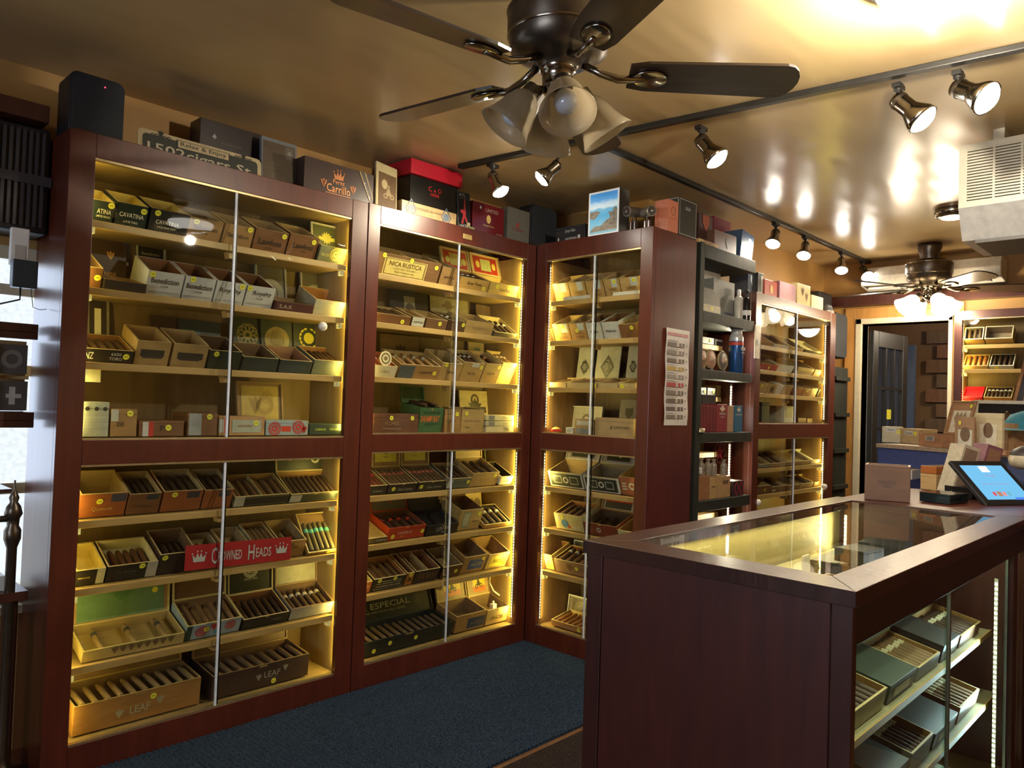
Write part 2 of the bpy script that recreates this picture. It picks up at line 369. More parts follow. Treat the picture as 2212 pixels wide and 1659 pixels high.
# carpet, mat
def carpetmat(name, c1, c2, pitch, ax):
    m, nt, b = _new(name); N = nt.nodes; L = nt.links
    tc = N.new('ShaderNodeTexCoord'); no = N.new('ShaderNodeTexNoise'); no.inputs['Scale'].default_value = 160; no.inputs['Detail'].default_value = 3
    n2 = N.new('ShaderNodeTexNoise'); n2.inputs['Scale'].default_value = 4
    L.new(tc.outputs['Object'], no.inputs['Vector']); L.new(tc.outputs['Object'], n2.inputs['Vector'])
    cr = N.new('ShaderNodeValToRGB'); e = cr.color_ramp.elements; e[0].position = .3; e[1].position = .75; e[0].color = (*c1, 1); e[1].color = (*c2, 1)
    L.new(no.outputs['Fac'], cr.inputs['Fac']); L.new(cr.outputs['Color'], b.inputs['Base Color']); b.inputs['Roughness'].default_value = .95
    b.inputs['Specular IOR Level'].default_value = .15
    bp = N.new('ShaderNodeBump'); bp.inputs['Strength'].default_value = .9; bp.inputs['Distance'].default_value = .008
    L.new(no.outputs['Fac'], bp.inputs['Height']); L.new(bp.outputs['Normal'], b.inputs['Normal']); return m
def ribbed(x0, x1, y0, y1, pitch, h, along='y'):
    mb = MB(); mb.box(x0, x1, y0, y1, 0, h*.5)
    n = int((x1-x0)/pitch) if along == 'y' else int((y1-y0)/pitch)
    for i in range(n):
        if along == 'y':
            a = x0+i*pitch; mb.add([(a, y0, h*.5), (a+pitch*.5, y0, h), (a+pitch, y0, h*.5), (a, y1, h*.5), (a+pitch*.5, y1, h), (a+pitch, y1, h*.5)], [(0,1,4,3),(1,2,5,4)])
        else:
            a = y0+i*pitch; mb.add([(x0, a, h*.5), (x0, a+pitch*.5, h), (x0, a+pitch, h*.5), (x1, a, h*.5), (x1, a+pitch*.5, h), (x1, a+pitch, h*.5)], [(3,4,1,0),(4,5,2,1)])
    return mb
o = ribbed(-1.2, 3.2, 1.985, 2.915, .022, .012, 'y').build('carpet_runner', carpetmat('blue_carpet', (.006, .012, .026), (.045, .075, .12), .02, 0))
tag(o, 'blue ribbed carpet runner along the foot of the tall cabinets', 'carpet')
o = ribbed(-1.2, 3.2, 1.25, 1.955, .016, .010, 'x').build('floor_mat', carpetmat('brown_mat', (.012, .008, .007), (.05, .035, .03), .02, 0))
tag(o, 'dark brown ribbed floor mat beside the glass counter', 'mat')

# ------------------------------------------------------------------ tall cabinets
CABS = {}
def frameM(O, ux, dy): 
    ux, dy = Vector(ux), Vector(dy); M = Matrix.Identity(4)
    for i in range(3): M[i][0] = ux[i]; M[i][1] = dy[i]; M[i][2] = (0, 0, 1)[i]; M[i][3] = O[i]
    return M
def led_strip(parent, x, y, z0, z1, face, power, width=.05, lc=(1, .74, .15)):
    """vertical strip at (x,y); face = direction it shines"""
    fx, fy = face; a = math.atan2(fy, fx); M = Matrix.Translation((x, y, 0)) @ Matrix.Rotation(a-math.pi/2, 4, 'Z')
    s = MB().box(-.006, .006, -.002, 0, z0, z1, 0, M).build('led_strip', WHT, parent)
    e = MB(); n = int((z1-z0)/.0167)
    for i in range(n): e.box(-.004, .004, 0, .0022, z0+i*.0167+.003, z0+i*.0167+.0105, 0, M)
    e = e.build('led_chips', LEDM, s); e['kind'] = 'stuff'
    p = M @ Vector((0, .006, (z0+z1)/2)); d = M.to_3x3() @ Vector((0, 1, 0))
    light('led_light', 'AREA', p, power*K_LED, lc, s, size=.012, size_y=(z1-z0), aim=d)
    l = bpy.data.objects[-1] if False else None
def cabinet(key, label, O, ux, dy, Wd, D, top, u0, u1, opens, shelves, split, leds, frame_m=MAHO, inner=PLY, lidx=0, knob=None, name='display_cabinet', bottom=0, back=None):
    M = frameM(O, ux, dy); t = thing(name, label, 'cabinet', M=M)
    CABS[key] = dict(M=M, O=Vector(O), ux=Vector(ux), dy=Vector(dy), sh=shelves, n=key, D=D, W=Wd)
    topz = top-.063 if key == 'left' else top-.002
    fd = .028
    MB().box(0, u0, 0, fd, bottom, top).build('stile', frame_m, t, bevel=.0025)
    MB().box(u1, Wd, 0, fd, bottom, top).build('stile', frame_m, t, bevel=.0025)
    opens = sorted(opens); zs = [bottom]+[z for op in opens for z in op]+[top]
    for i in range(0, len(zs), 2): MB().box(u0, u1, .001, fd-.001, zs[i], zs[i+1]).build('rail', frame_m, t, bevel=.002)
    MB().box(0, .018, fd, D, bottom, top-.002).build('side_panel', [frame_m], t)
    MB().box(Wd-.018, Wd, fd, D, bottom, top-.002).build('side_panel', [frame_m], t)
    js = leds[0][0]
    og = .020 if key == 'left' else .005
    if js == 'R': a, b = u1+og, Wd-.019; c, e = .019, .023
    else: a, b = .019, u0-og; c, e = Wd-.023, Wd-.019
    for zb, zt in opens:
        for (x, y) in ((a, b), (c, e)): MB().box(x, y, fd+.001, D-.012, zb, zt+.01).build('inner_jamb', inner, t)
    MB().box(.018, Wd-.018, D-.01, D, bottom, top-.02).build('back_panel', back or PLYD, t)
    MB().box(.018, Wd-.018, fd, D-.01, topz-.02, topz).build('top_panel', inner, t)
    for i in range(1, len(zs)-2, 2):   # deck boards behind the rails (bottom of each opening)
        MB().box(.018, Wd-.018, fd, D-.012, zs[i]-.02, zs[i]-.002).build('deck', inner, t)
    for z in shelves:
        if any(abs(z-op[0]) < .02 for op in opens): continue
        s = MB().box(u0-.004, u1+.004, .055, D-.012, z-.014, z).build('shelf', inner, t)
        MB().box(u0-.003, u1+.003, .038, .055, z-.024, z+.003).build('shelf_lip', LIP, s, bevel=.002)
        um = (u0+u1)/2
        MB().prism([(um-.012, z-.024), (um+.012, z-.024), (um+.006, z-.05), (um-.006, z-.05)], .06, .10).build('shelf_bracket', LIP, s)
        for uu in (u0+.008, u1-.02): MB().box(uu, uu+.012, .04, .07, z-.045, z-.024).build('shelf_clip', pmat('clear_clip', (.8, .85, .75), .15, alpha=.7), s)
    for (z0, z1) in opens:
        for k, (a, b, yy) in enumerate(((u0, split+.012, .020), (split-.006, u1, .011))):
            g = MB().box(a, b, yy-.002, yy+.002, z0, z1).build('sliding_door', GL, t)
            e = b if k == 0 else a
            MB().box(e-.005 if k == 0 else e, e if k == 0 else e+.008, yy-.0035, yy+.0035, z0, z1).build('edge_trim', paint((.72, .78, .88)) if k else BLKG, g)  # pale blue trim colour stands in for daylight reflected along the door edge
        MB().box(u0, u1, .004, .026, z0, z0+.006).build('door_track', pmat('brass_track', (.50, .40, .22), .35, .8), t)
        MB().box(u0, u1, .004, .026, z1-.008, z1).build('door_track', pmat('brass_track', (.50, .40, .22), .35, .8), t)
        for (side, pw) in leds:
            if side == 'R': led_strip(t, u1+og-.0015, .038, z0+.03, z1-.02, (-.75, .66), pw*(z1-z0))
            else: led_strip(t, u0-og+.0015, .038, z0+.03, z1-.02, (.75, .66), pw*(z1-z0))
    if knob:
        for (ku, kz, side) in knob:
            b = MB().lathe([(.0, .034), (.010, .033), (.018, .026), (.021, .017), (.018, .008), (.009, .002), (.008, -.004)], 18, 0, Matrix.Translation((ku, .008 if side else .018, kz)) @ Matrix.Rotation(R(90), 4, 'X'))
            b.build('door_knob', pmat('white_knob', (.78, .74, .66), .2, coat=.5), t)
    return t
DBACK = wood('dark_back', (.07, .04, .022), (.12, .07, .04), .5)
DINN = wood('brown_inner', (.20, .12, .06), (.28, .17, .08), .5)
OP = [(.104, 1.083), (1.172, 2.168)]
Z1 = [1.953, 1.711, 1.444, 1.175, .878, .637, .361, .106]
Z2 = [1.945, 1.712, 1.452, 1.182, .884, .652, .417, .112]
Z3 = [1.932, 1.706, 1.444, 1.185, .884, .650, .411, .112]
cabinet('left', 'tall mahogany display cabinet with sliding glass doors, nearest on the left', (.79, 2.92, 0), (1, 0, 0), (0, 1, 0), 1.243, .345, 2.255, .084, 1.158, [(.104, 1.083), (1.170, 2.170)], Z1, .613, [('R', 2.0), ('L', 1.5)], knob=[(1.02, 1.66, 1)])
cabinet('middle', 'tall mahogany display cabinet with small brass plate on its top rail', (2.037, 2.92, 0), (1, 0, 0), (0, 1, 0), 1.161, .345, 2.260, .068, 1.088, [(.110, 1.100), (1.182, 2.173)], Z2, .578, [('R', 4.0), ('L', .7)])
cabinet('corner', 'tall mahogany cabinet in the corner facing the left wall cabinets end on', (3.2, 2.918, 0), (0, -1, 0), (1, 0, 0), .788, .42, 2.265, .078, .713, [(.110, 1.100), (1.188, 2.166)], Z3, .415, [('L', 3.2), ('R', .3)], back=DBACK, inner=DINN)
Z5 = [1.765, 1.61, 1.462, 1.275, .985, .82, .6]
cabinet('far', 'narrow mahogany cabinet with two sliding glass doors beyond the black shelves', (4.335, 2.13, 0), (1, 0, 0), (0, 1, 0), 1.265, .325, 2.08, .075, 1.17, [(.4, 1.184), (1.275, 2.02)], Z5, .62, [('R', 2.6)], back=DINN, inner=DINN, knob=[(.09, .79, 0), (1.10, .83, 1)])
Z6 = [1.86, 1.69, 1.47, 1.26]
cabinet('back wall', 'dark framed glass display case set in the back wall beside the doorway', (5.98, 1.455, 0), (0, -1, 0), (1, 0, 0), 1.25, .215, 2.10, .05, 1.2, [(1.0, 2.045)], Z6, .66, [('L', 3)], frame_m=MAHO2, bottom=.9)
cm = CABS['middle']['M']
bp = MB().box(.0, .062, -.003, 0, 0, .026); 
tag(bp.build('brass_plate', pmat('brass', (.55, .38, .14), .4, .6), None, M=cm @ Matrix.Translation((.59, -.0005, 2.198)), bevel=.001), 'small brass name plate on the top rail of the middle cabinet', 'plate')

def cp(key, u, d, z): c = CABS[key]; return c['O']+c['ux']*u+c['dy']*d+Vector((0, 0, z))
def U(key, px, d, z): return solve(cp(key, 0, d, z), CABS[key]['ux'], px=px)
def HZ(key, u, d, py): return solve(cp(key, u, d, 0), (0, 0, 1), py=py)
def ppm(key, u, d, z):
    return abs(proj(cp(key, u, d, z))[1]-proj(cp(key, u, d, z+.1))[1])*10

# ------------------------------------------------------------------ cigar boxes
SHN = ['top', 'second', 'third', 'fourth', 'fifth', 'sixth', 'seventh', 'bottom']
SHN5 = ['top', 'second', 'third', 'fourth', 'fifth', 'sixth', 'seventh']
def prints(root, w, h, y, T, E, RC, S, pos=None):
    """front-face print: rects, emblems, text, sticker; coordinates are fractions of w,h"""
    col = {}
    def grp(c, nm):
        k = (tuple(c), nm)
        if k not in col: col[k] = MB()
        return col[k]
    for i, r in enumerate(RC): rect(grp(r[4], 'label_panel'), r[0]*w, r[1]*w, r[2]*h, r[3]*h, y-.0004-.0001*i)
    for e in E: emblem(grp(e[1], 'emblem'), e[0], e[2]*w, e[3]*h, e[4]*min(w, h), y-.0012)
    for t in T: add_text(grp(t[1], 'lettering'), t[0], t[2]*w, t[3]*h, t[4]*w, y-.0016, (t[5]*h if len(t) > 5 and t[5] else None), rot=t[6] if len(t) > 6 else 0)
    for (c, nm), mb in col.items(): mb.build(nm, paint(c, .4), root)
    for s in S:
        d = MB(); disc(d, s[0]*w, s[1]*h, .0115, y-.002, n=16); d.add([(s[0]*w-.006, y-.0023, s[1]*h+.002), (s[0]*w+.006, y-.0023, s[1]*h+.002), (s[0]*w+.006, y-.0023, s[1]*h-.002), (s[0]*w-.006, y-.0023, s[1]*h-.002)], [(0,1,2,3)], 1)
        d.build('price_sticker', [YEL, pmat('sticker_ink', (.35, .33, .05), .6)], root)
_cig = {}
def cigar_mesh(col):
    if ('c', col) not in _cig:
        mb = MB(); mb.lathe([(.0072, 0), (.0078, .003), (.0080, .05), (.0078, .12), (.0062, .134), (.003, .140), (0.0001, .1405)], 8); me = mb.build('cigar', wood('tobacco%d' % len(_cig), [c*.7 for c in col], [c*1.25 for c in col], .6, ns=40)); m = me.data; bpy.data.objects.remove(me); _cig[('c', col)] = m
    return _cig[('c', col)]
def band_mesh(col):
    if ('b', col) not in _cig:
        o = MB().lathe([(.0086, 0), (.0086, .017)], 8).build('band', paint(col, .3)); m = o.data; bpy.data.objects.remove(o); _cig[('b', col)] = m
    return _cig[('b', col)]
NCIG = [0]
def cigars(M, w, d, h, n, col, band, where, level=.72, head=False, jit=.02, pat=None):
    """n cigars side by side lying front to back in the box M"""
    L = .1405; ky = min(1.0, (d-.014)/L); step = (w-.018)/n
    kr = min(1.35, step/.0165) 
    for i in range(n):
        if NCIG[0] >= 296: return
        NCIG[0] += 1
        x = .009+step*(i+.5); a = random.uniform(-jit, jit)
        m = Matrix.Translation((x, .007+random.uniform(0, .006), h*level-.009)) @ Matrix.Rotation(a, 4, 'Z') @ Matrix.Rotation(R(-90), 4, 'X')
        if head: m = Matrix.Translation((x, d-.008, h*level-.009)) @ Matrix.Rotation(a, 4, 'Z') @ Matrix.Rotation(R(90), 4, 'X')
        m = M @ m @ Matrix.Diagonal((kr, kr, ky, 1))
        o = bpy.data.objects.new('cigar', cigar_mesh(col)); COL.objects.link(o); o.matrix_basis = m
        tag(o, '%s in the %s' % ('leftmost cigar' if i == 0 else ORD[i]+' cigar from left', where), 'cigar', 'cigars in the '+where)
        if band:
            b = bpy.data.objects.new('band', band_mesh(band)); COL.objects.link(b); b.parent = o; b.location = (0, 0, .088 if not head else .03)
def boxmesh(mb, w, d, h, th=.006, floor=.006, fh=None):
    """open box: 0 outer 1 inner 2 rim"""
    a, b = th, th
    o = [(0,0),(w,0),(w,d),(0,d)]; i = [(a,a),(w-a,a),(w-a,d-a),(a,d-a)]
    for k in range(4):
        p, q = o[k], o[(k+1) % 4]; r, s = i[k], i[(k+1) % 4]
        mb.add([(*p,0),(*q,0),(*q,h),(*p,h)], [(0,1,2,3)], 0)
        mb.add([(*r,floor),(*s,floor),(*s,h),(*r,h)], [(3,2,1,0)], 1)
        mb.add([(*p,h),(*q,h),(*s,h),(*r,h)], [(0,1,2,3)], 2)
    mb.add([(x,y,0) for x,y in o], [(3,2,1,0)], 0); mb.add([(x,y,floor) for x,y in i], [(0,1,2,3)], 1)
def box_open(M, w, d, h, out, inn, rim, label, T=(), E=(), RC=(), S=(), c=None, lid=None, tilt=0, th=.006, cat='cigar box', name='cigar_box', group=None, flip=None, div=0):
    t = thing(name, label, cat, M=M, group=group)
    mb = MB(); boxmesh(mb, w, d, h, th); body = mb.build('body', [out, inn, rim], t)
    MB().box(w*.46, w*.54, -.0015, .001, h*.90, h*.97).build('clasp', pmat('brass', (.55, .38, .14), .4, .6), t) if lid else None
    prints(t, w, h, 0, T, E, RC, S)
    for k in range(div): MB().box(w*(k+1)/(div+1)-.002, w*(k+1)/(div+1)+.002, th, d-th, .006, h*.97).build('divider', rim, t)
    if lid:
        lh = lid.get('h', d); ang = R(lid.get('a', 78))-tilt
        LM = Matrix.Translation((0, d, h)) @ Matrix.Rotation(ang-math.pi/2, 4, 'X').inverted() if False else Matrix.Translation((0, d, h)) @ Matrix.Rotation(-(math.pi/2-ang), 4, 'X')
        k = MB(); k.box(0, w, 0, .008, 0, lh, 0, LM)
        tf = .006; 
        for bx in ((0, w, 0, tf), (0, w, lh-tf, lh), (0, tf, tf, lh-tf), (w-tf, w, tf, lh-tf)): k.box(bx[0], bx[1], -.006, 0, bx[2], bx[3], 1, LM)
        lo = k.build('lid', [cw(lid['c']) if not lid.get('p') else paint(lid['c']), lid.get('rm') or rim], t)
        q = bpy.data.objects.new('lid_print_area', None)
        bpy.data.objects.remove(q)
        # prints on the lid
        col = {}
        def g(cc, nm):
            kk = (tuple(cc), nm)
            if kk not in col: col[kk] = MB()
            return col[kk]
        for i, r in enumerate(lid.get('RC', ())): rect(g(r[4], 'label_panel'), r[0]*w, r[1]*w, r[2]*lh, r[3]*lh, -.0006-.0002*i)
        for e in lid.get('E', ()): emblem(g(e[1], 'emblem'), e[0], e[2]*w, e[3]*lh, e[4]*min(w, lh), -.0016)
        for tt in lid.get('T', ()): add_text(g(tt[1], 'lettering'), tt[0], tt[2]*w, tt[3]*lh, tt[4]*w, -.002, (tt[5]*lh if len(tt) > 5 and tt[5] else None))
        for (cc, nm), m in col.items(): m.build(nm, paint(cc, .4), lo, M=LM)
        for s in lid.get('S', ()):
            m = MB(); disc(m, s[0]*w, s[1]*lh, .0115, -.0025); m.build('price_sticker', YEL, lo, M=LM)
    return t
def box_closed(M, w, d, h, out, label, T=(), E=(), RC=(), S=(), top=None, cat='cigar box', name='cigar_box', seam=True, group=None):
    t = thing(name, label, cat, M=M, group=group)
    if seam:
        MB().box(0, w, 0, d, 0, h*.80).build('body', out, t, bevel=.0012)
        MB().box(-.0005, w+.0005, -.0005, d+.0005, h*.805, h).build('lid', top or out, t, bevel=.0012)
    else: MB().box(0, w, 0, d, 0, h).build('body', out, t, bevel=.0012)
    prints(t, w, h, -.0006, T, E, RC, S); return t
CREAM, GOLD, INK = (.75, .70, .50), (.62, .45, .10), (.03, .025, .02)
def rank(i): return 'leftmost' if i == 0 else ORD[i]+' from left'
PLT = {('left', 0), ('left', 1), ('left', 2), ('left', 3), ('middle', 0), ('middle', 1), ('middle', 2), ('middle', 3), ('middle', 4), ('middle', 5), ('corner', 2), ('corner', 3), ('corner', 5), ('corner', 6), ('corner', 7)}
def row(key, s, items, d=.058, tilt=27, dep=.17):
    """items: (px0, px1, heightpx, colour, description, options)"""
    C = CABS[key]; z = C['sh'][s]+.004; nm = (SHN5 if key == 'far' else SHN)[s] if key != 'back wall' else SHN[s]
    nlabel = lambda i, desc: '%s, %s on %s shelf of %s %s' % (desc, rank(i), nm, key, 'case' if key == 'back wall' else 'cabinet')
    for i, it in enumerate(items):
        px0, px1, hp, colr, desc = it[:5]; o = it[5] if len(it) > 5 else {}
        tl = o.get('tilt', tilt); tr = R(tl); dd = o.get('d', d)
        u0 = max(.026, U(key, px0, dd, z)); u1 = min(C['W']-.026, U(key, px1, dd, z)); w = u1-u0-.003
        h = hp/ppm(key, u0, dd, z)/max(.8, math.cos(tr)); 
        ld = o.get('lid'); lb = ld.get('h', .1)*math.cos(R(ld.get('a', 78)))+.012 if ld else 0
        D = min(o.get('dep', dep), (C['D']-.028-lb-dd-h*math.sin(tr))/math.cos(tr), (.262-dd-h*math.sin(tr))/math.cos(tr) if (key, s) in PLT and not ld else 9)
        M = C['M'] @ Matrix.Translation((u0, dd+h*math.sin(tr), z)) @ Matrix.Rotation(tr, 4, 'X')
        dark = max(colr) < .12 or o.get('p')
        out = paint(colr) if dark else cw(colr)
        inn = o.get('in', (.42, .30, .14) if not dark else (.30, .21, .10)); rim = o.get('rim', (.55, .42, .20))
        P = {k: o.get(k, ()) for k in ('T', 'E', 'RC', 'S')}
        lab = nlabel(i, desc)
        if o.get('closed'): box_closed(M, w, D, h, out, lab, **P)
        else:
            box_open(M, w, D, h, out, cw(inn), cw(rim), lab, lid=o.get('lid'), tilt=tr, div=o.get('div', 0), **P)
            if o.get('c'):
                n, cc, bc = o['c'][:3]; where = '%s box on %s shelf, %s %s' % (rank(i), nm, key, 'case' if key == 'back wall' else 'cabinet')
                cigars(M, w, D, h, max(2, round(n*.72)), cc, bc, where, o['c'][3] if len(o['c']) > 3 else .8)
def plates(key, s, items, d=.27):
    """upright panels standing at the back: (px0,px1,py0,py1,colour,desc,opts)"""
    C = CABS[key]; z = C['sh'][s]+.004; nm = SHN[s]
    for i, it in enumerate(items):
        px0, px1, py0, py1, colr, desc = it[:6]; o = it[6] if len(it) > 6 else {}
        dd = d+.012*(i % 2); z1 = HZ(key, U(key, px0, dd, z+.1), dd, py0); zb = z
        u0 = U(key, px0, dd, (z+z1)/2); u1 = U(key, px1, dd, (z+z1)/2); w, h = u1-u0, z1-zb
        M = C['M'] @ Matrix.Translation((u0, dd, zb)) @ Matrix.Rotation(R(-8), 4, 'X')
        t = thing('display_card', '%s behind the boxes, %s shelf, %s cabinet' % (desc, nm, key), 'card', M=M)
        MB().box(0, w, 0, .008, 0, h).build('panel', paint(colr) if (max(colr) < .12 or o.get('p')) else cw(colr), t)
        fr = o.get('frame')
        if fr:
            f = MB()
            for b in ((0, w, 0, .008), (0, w, h-.008, h), (0, .008, .008, h-.008), (w-.008, w, .008, h-.008)): f.box(b[0], b[1], -.008, 0, b[2], b[3])
            f.build('frame', cw(fr) if max(fr) > .12 else paint(fr), t)
        prints(t, w, h, -.0005, o.get('T', ()), o.get('E', ()), o.get('RC', ()), o.get('S', ()))
DK, DG, TAN, TANL, BRN, RBR, WHI, GRY = (.018, .015, .012), (.012, .022, .014), (.34, .19, .065), (.45, .30, .115), (.18, .075, .026), (.30, .09, .025), (.56, .56, .52), (.30, .30, .29)
TOB, TOBL = (.060, .030, .014), (.22, .13, .055)
YI = (.60, .46, .12)
st = lambda *a: [a]
# ---- left cabinet
cav = lambda sx, sub: dict(in_=1, T=[('CAVATINA', CREAM, .5, .55, .74, .16), (sub, CREAM, .5, .33, .5, .09)], S=[(sx, .84)])
def O_(**k):
    if 'i' in k: k['in'] = k.pop('i')
    return k
row('left', 0, [
 (196, 249, 46, DG, 'open black box with white lettering', O_(i=YI, T=[('ATINA', CREAM, .6, .55, .6, .2), ('LIMITED RELEASE', CREAM, .6, .33, .6, .09)], S=[(.86, .86)])),
 (253, 322, 50, DG, 'open black box with yellow inside', O_(i=YI, T=[('CAVATINA', CREAM, .5, .55, .78, .18), ('6 X 50 TORO', CREAM, .5, .28, .45, .09)], S=[(.86, .80)])),
 (326, 408, 50, DK, 'wide open black box, small white lettering', O_(i=YI, T=[('CAVATINA', CREAM, .48, .50, .62, .16), ('6 X 60 GRAN TORO', CREAM, .48, .30, .5, .08)], S=[(.18, .84)])),
 (410, 483, 46, TAN, 'open tan box with black lettering', O_(T=[('Salvation', INK, .5, .62, .72, .22), ('6 X 60', INK, .5, .38, .2, .09)], S=[(.2, .84)])),
 (486, 550, 46, TAN, 'tan box behind the door edge', O_(T=[('Salvation', INK, .5, .55, .72, .2)], S=[(.86, .9)])),
 (553, 624, 48, BRN, 'brown box with black lettering', O_(T=[('Lawless', INK, .5, .5, .7, .26), ('5 X 54', INK, .5, .25, .2, .09)], S=[(.88, .85)])),
 (627, 690, 50, BRN, 'tall open brown box with black lettering', O_(T=[('Lawless', INK, .52, .56, .7, .24), ('6 X 52', INK, .55, .36, .2, .09)], S=[(.84, .8)])),
 (693, 757, 36, (.16, .17, .10), 'grey green box with gold emblem', O_(i=BRN, T=[('FIN DE LOS MUNDOS', (.6, .55, .2), .5, .5, .85, .16)], E=[('flower', (.55, .5, .12), .55, .62, .4)])),
], tilt=25)
plates('left', 0, [(675, 743, 476, 520, (.07, .08, .03), 'dark green lid with gold print', dict(T=[('FIN DE LOS MUNDOS', (.65, .6, .3), .5, .35, .85)], E=[('crest', (.6, .55, .1), .5, .68, .2)], frame=(.5, .48, .35), zb=1))], d=.15)
row('left', 1, [
 (190, 224, 44, BRN, 'open brown box with yellow sticker', O_(i=(.3, .17, .08), S=[(.7, .55)])),
 (226, 318, 22, DK, 'low dark open box', O_(i=(.3, .17, .08), tilt=12)),
 (320, 399, 52, WHI, 'open white box with black lettering', O_(p=1, i=BRN, rim=WHI, T=[('Benediction', INK, .5, .66, .78, .22), ('5 X 54', INK, .5, .44, .2, .08), ('BLACK LABEL TRADING CO.', GRY, .5, .2, .84, .07)], S=[(.12, .88)])),
 (401, 467, 50, WHI, 'open white lettered box', O_(p=1, i=BRN, rim=WHI, T=[('Benediction', INK, .5, .62, .86, .22), ('6 X 60', INK, .5, .40, .24, .08), ('BLACK LABEL TRADING CO.', GRY, .5, .2, .9, .07)], S=[(.24, .9)])),
 (469, 533, 48, WHI, 'open white box behind the door edge', O_(p=1, i=BRN, rim=WHI, T=[('Royalty', INK, .5, .62, .74, .24), ('BLACK LABEL TRADING CO.', GRY, .5, .2, .9, .07)], S=[(.86, .88)])),
 (535, 596, 46, WHI, 'open white box by low dark box', O_(p=1, i=BRN, rim=WHI, T=[('Royalty', INK, .56, .68, .66, .24), ('5 X 50', INK, .5, .46, .24, .08), ('BLACK LABEL TRADING CO.', GRY, .5, .22, .9, .07)], S=[(.08, .88)])),
 (598, 679, 20, (.06, .012, .010), 'low dark red box', O_(i=(.3, .2, .12), T=[('S.A.K', (.4, .3, .2), .25, .5, .35, .4)], tilt=14)),
 (682, 752, 34, (.42, .40, .30), 'open grey box with pale rim', O_(i=BRN, T=[('5 X 48', CREAM, .78, .5, .2, .12), ('CAPTAIN MARBLE', CREAM, .75, .34, .4, .1)])),
], tilt=26)
plates('left', 1, [
 (199, 276, 505, 572, (.055, .028, .016), 'dark brown lid with gold mark', dict(T=[('NBK', (.55, .30, .08), .55, .38, .36)], E=[('leaf', (.5, .28, .08), .55, .68, .2)])),
 (297, 361, 512, 568, (.022, .02, .02), 'black framed certificate lid', dict(frame=(.45, .45, .42), T=[('Benediction', (.5, .48, .42), .5, .78, .6)], RC=[(.14, .86, .15, .62, (.06, .055, .05))])),
 (555, 622, 557, 606, (.12, .105, .075), 'grey lid engraved with spiral', dict(frame=(.42, .40, .32), p=1, E=[('ring', (.35, .32, .24), .5, .42, .42), ('ring', (.35, .32, .24), .5, .42, .2)], zb=0)),
 (653, 718, 574, 617, (.14, .12, .08), 'grey lid engraved with spiral by right jamb', dict(frame=(.45, .42, .34), p=1, E=[('ring', (.4, .37, .28), .5, .42, .42), ('ring', (.4, .37, .28), .5, .42, .2)])),
])
row('left', 2, [
 (178, 290, 29, DK, 'black box of wrapped cigars with white lettering', O_(i=BRN, T=[('NZ', WHI, .14, .5, .16, .5), ('6X50', WHI, .66, .68, .2, .22), ('TORO', WHI, .66, .34, .26, .22)], S=[(.86, .55)], c=(7, TOB, None, .85), tilt=22)),
 (296, 371, 52, TANL, 'tall pale wood box with dark smear', O_(p=0, i=(.40, .27, .12), RC=[(.14, .84, .38, .66, (.05, .045, .04)), (.2, .8, .3, .40, (.07, .06, .05))])),
 (376, 452, 50, TANL, 'tall pale wood box with dark smear', O_(i=(.40, .27, .12), RC=[(.14, .88, .36, .64, (.05, .045, .04)), (.2, .8, .3, .40, (.07, .06, .05))])),
 (454, 524, 40, (.02, .035, .022), 'dark green open box with yellow sticker', O_(i=(.12, .07, .04), S=[(.2, .82)])),
 (526, 603, 30, (.03, .045, .035), 'dark teal open box', O_(i=(.2, .13, .07), rim=(.5, .45, .25), RC=[(.2, .8, .3, .7, (.035, .05, .045))])),
 (606, 676, 28, (.035, .05, .05), 'dark teal open box with pale rim', O_(i=(.35, .2, .11), RC=[(.2, .8, .3, .7, (.04, .06, .06))])),
 (679, 750, 32, (.14, .16, .11), 'grey green box full of cigars', O_(i=BRN, c=(8, TOB, None, .86), T=[('TORO', YI, .85, .12, .2, .1)])),
], tilt=24)
plates('left', 2, [
 (190, 238, 640, 700, (.03, .02, .015), 'dark lid with pale line drawing', dict(frame=(.25, .22, .15), T=[('I', CREAM, .5, .6, .3, .5)])),
 (330, 385, 678, 740, (.06, .03, .02), 'brown lid with leaf shape', dict(E=[('leaf', (.12, .07, .03), .5, .5, .4)])),
 (390, 480, 686, 745, (.02, .04, .04), 'dark teal picture lid', dict(RC=[(.1, .5, .3, .8, (.03, .12, .13)), (.3, .5, .3, .5, (.35, .05, .03))])),
 (505, 566, 676, 748, (.035, .045, .02), 'dark lid with gold star flower', dict(E=[('flower', (.30, .24, .05), .55, .66, .42)])),
 (569, 636, 680, 752, (.035, .045, .02), 'dark lid with gold mask', dict(E=[('oval', (.22, .16, .04), .5, .62, .3), ('ring', (.30, .22, .06), .5, .6, .4)])),
 (639, 704, 684, 756, (.035, .045, .02), 'dark lid with bright gold laurel', dict(E=[('laurel', (.85, .72, .05), .5, .66, .34)], T=[('Fat & Gold', (.6, .5, .1), .55, .26, .6)])),
])
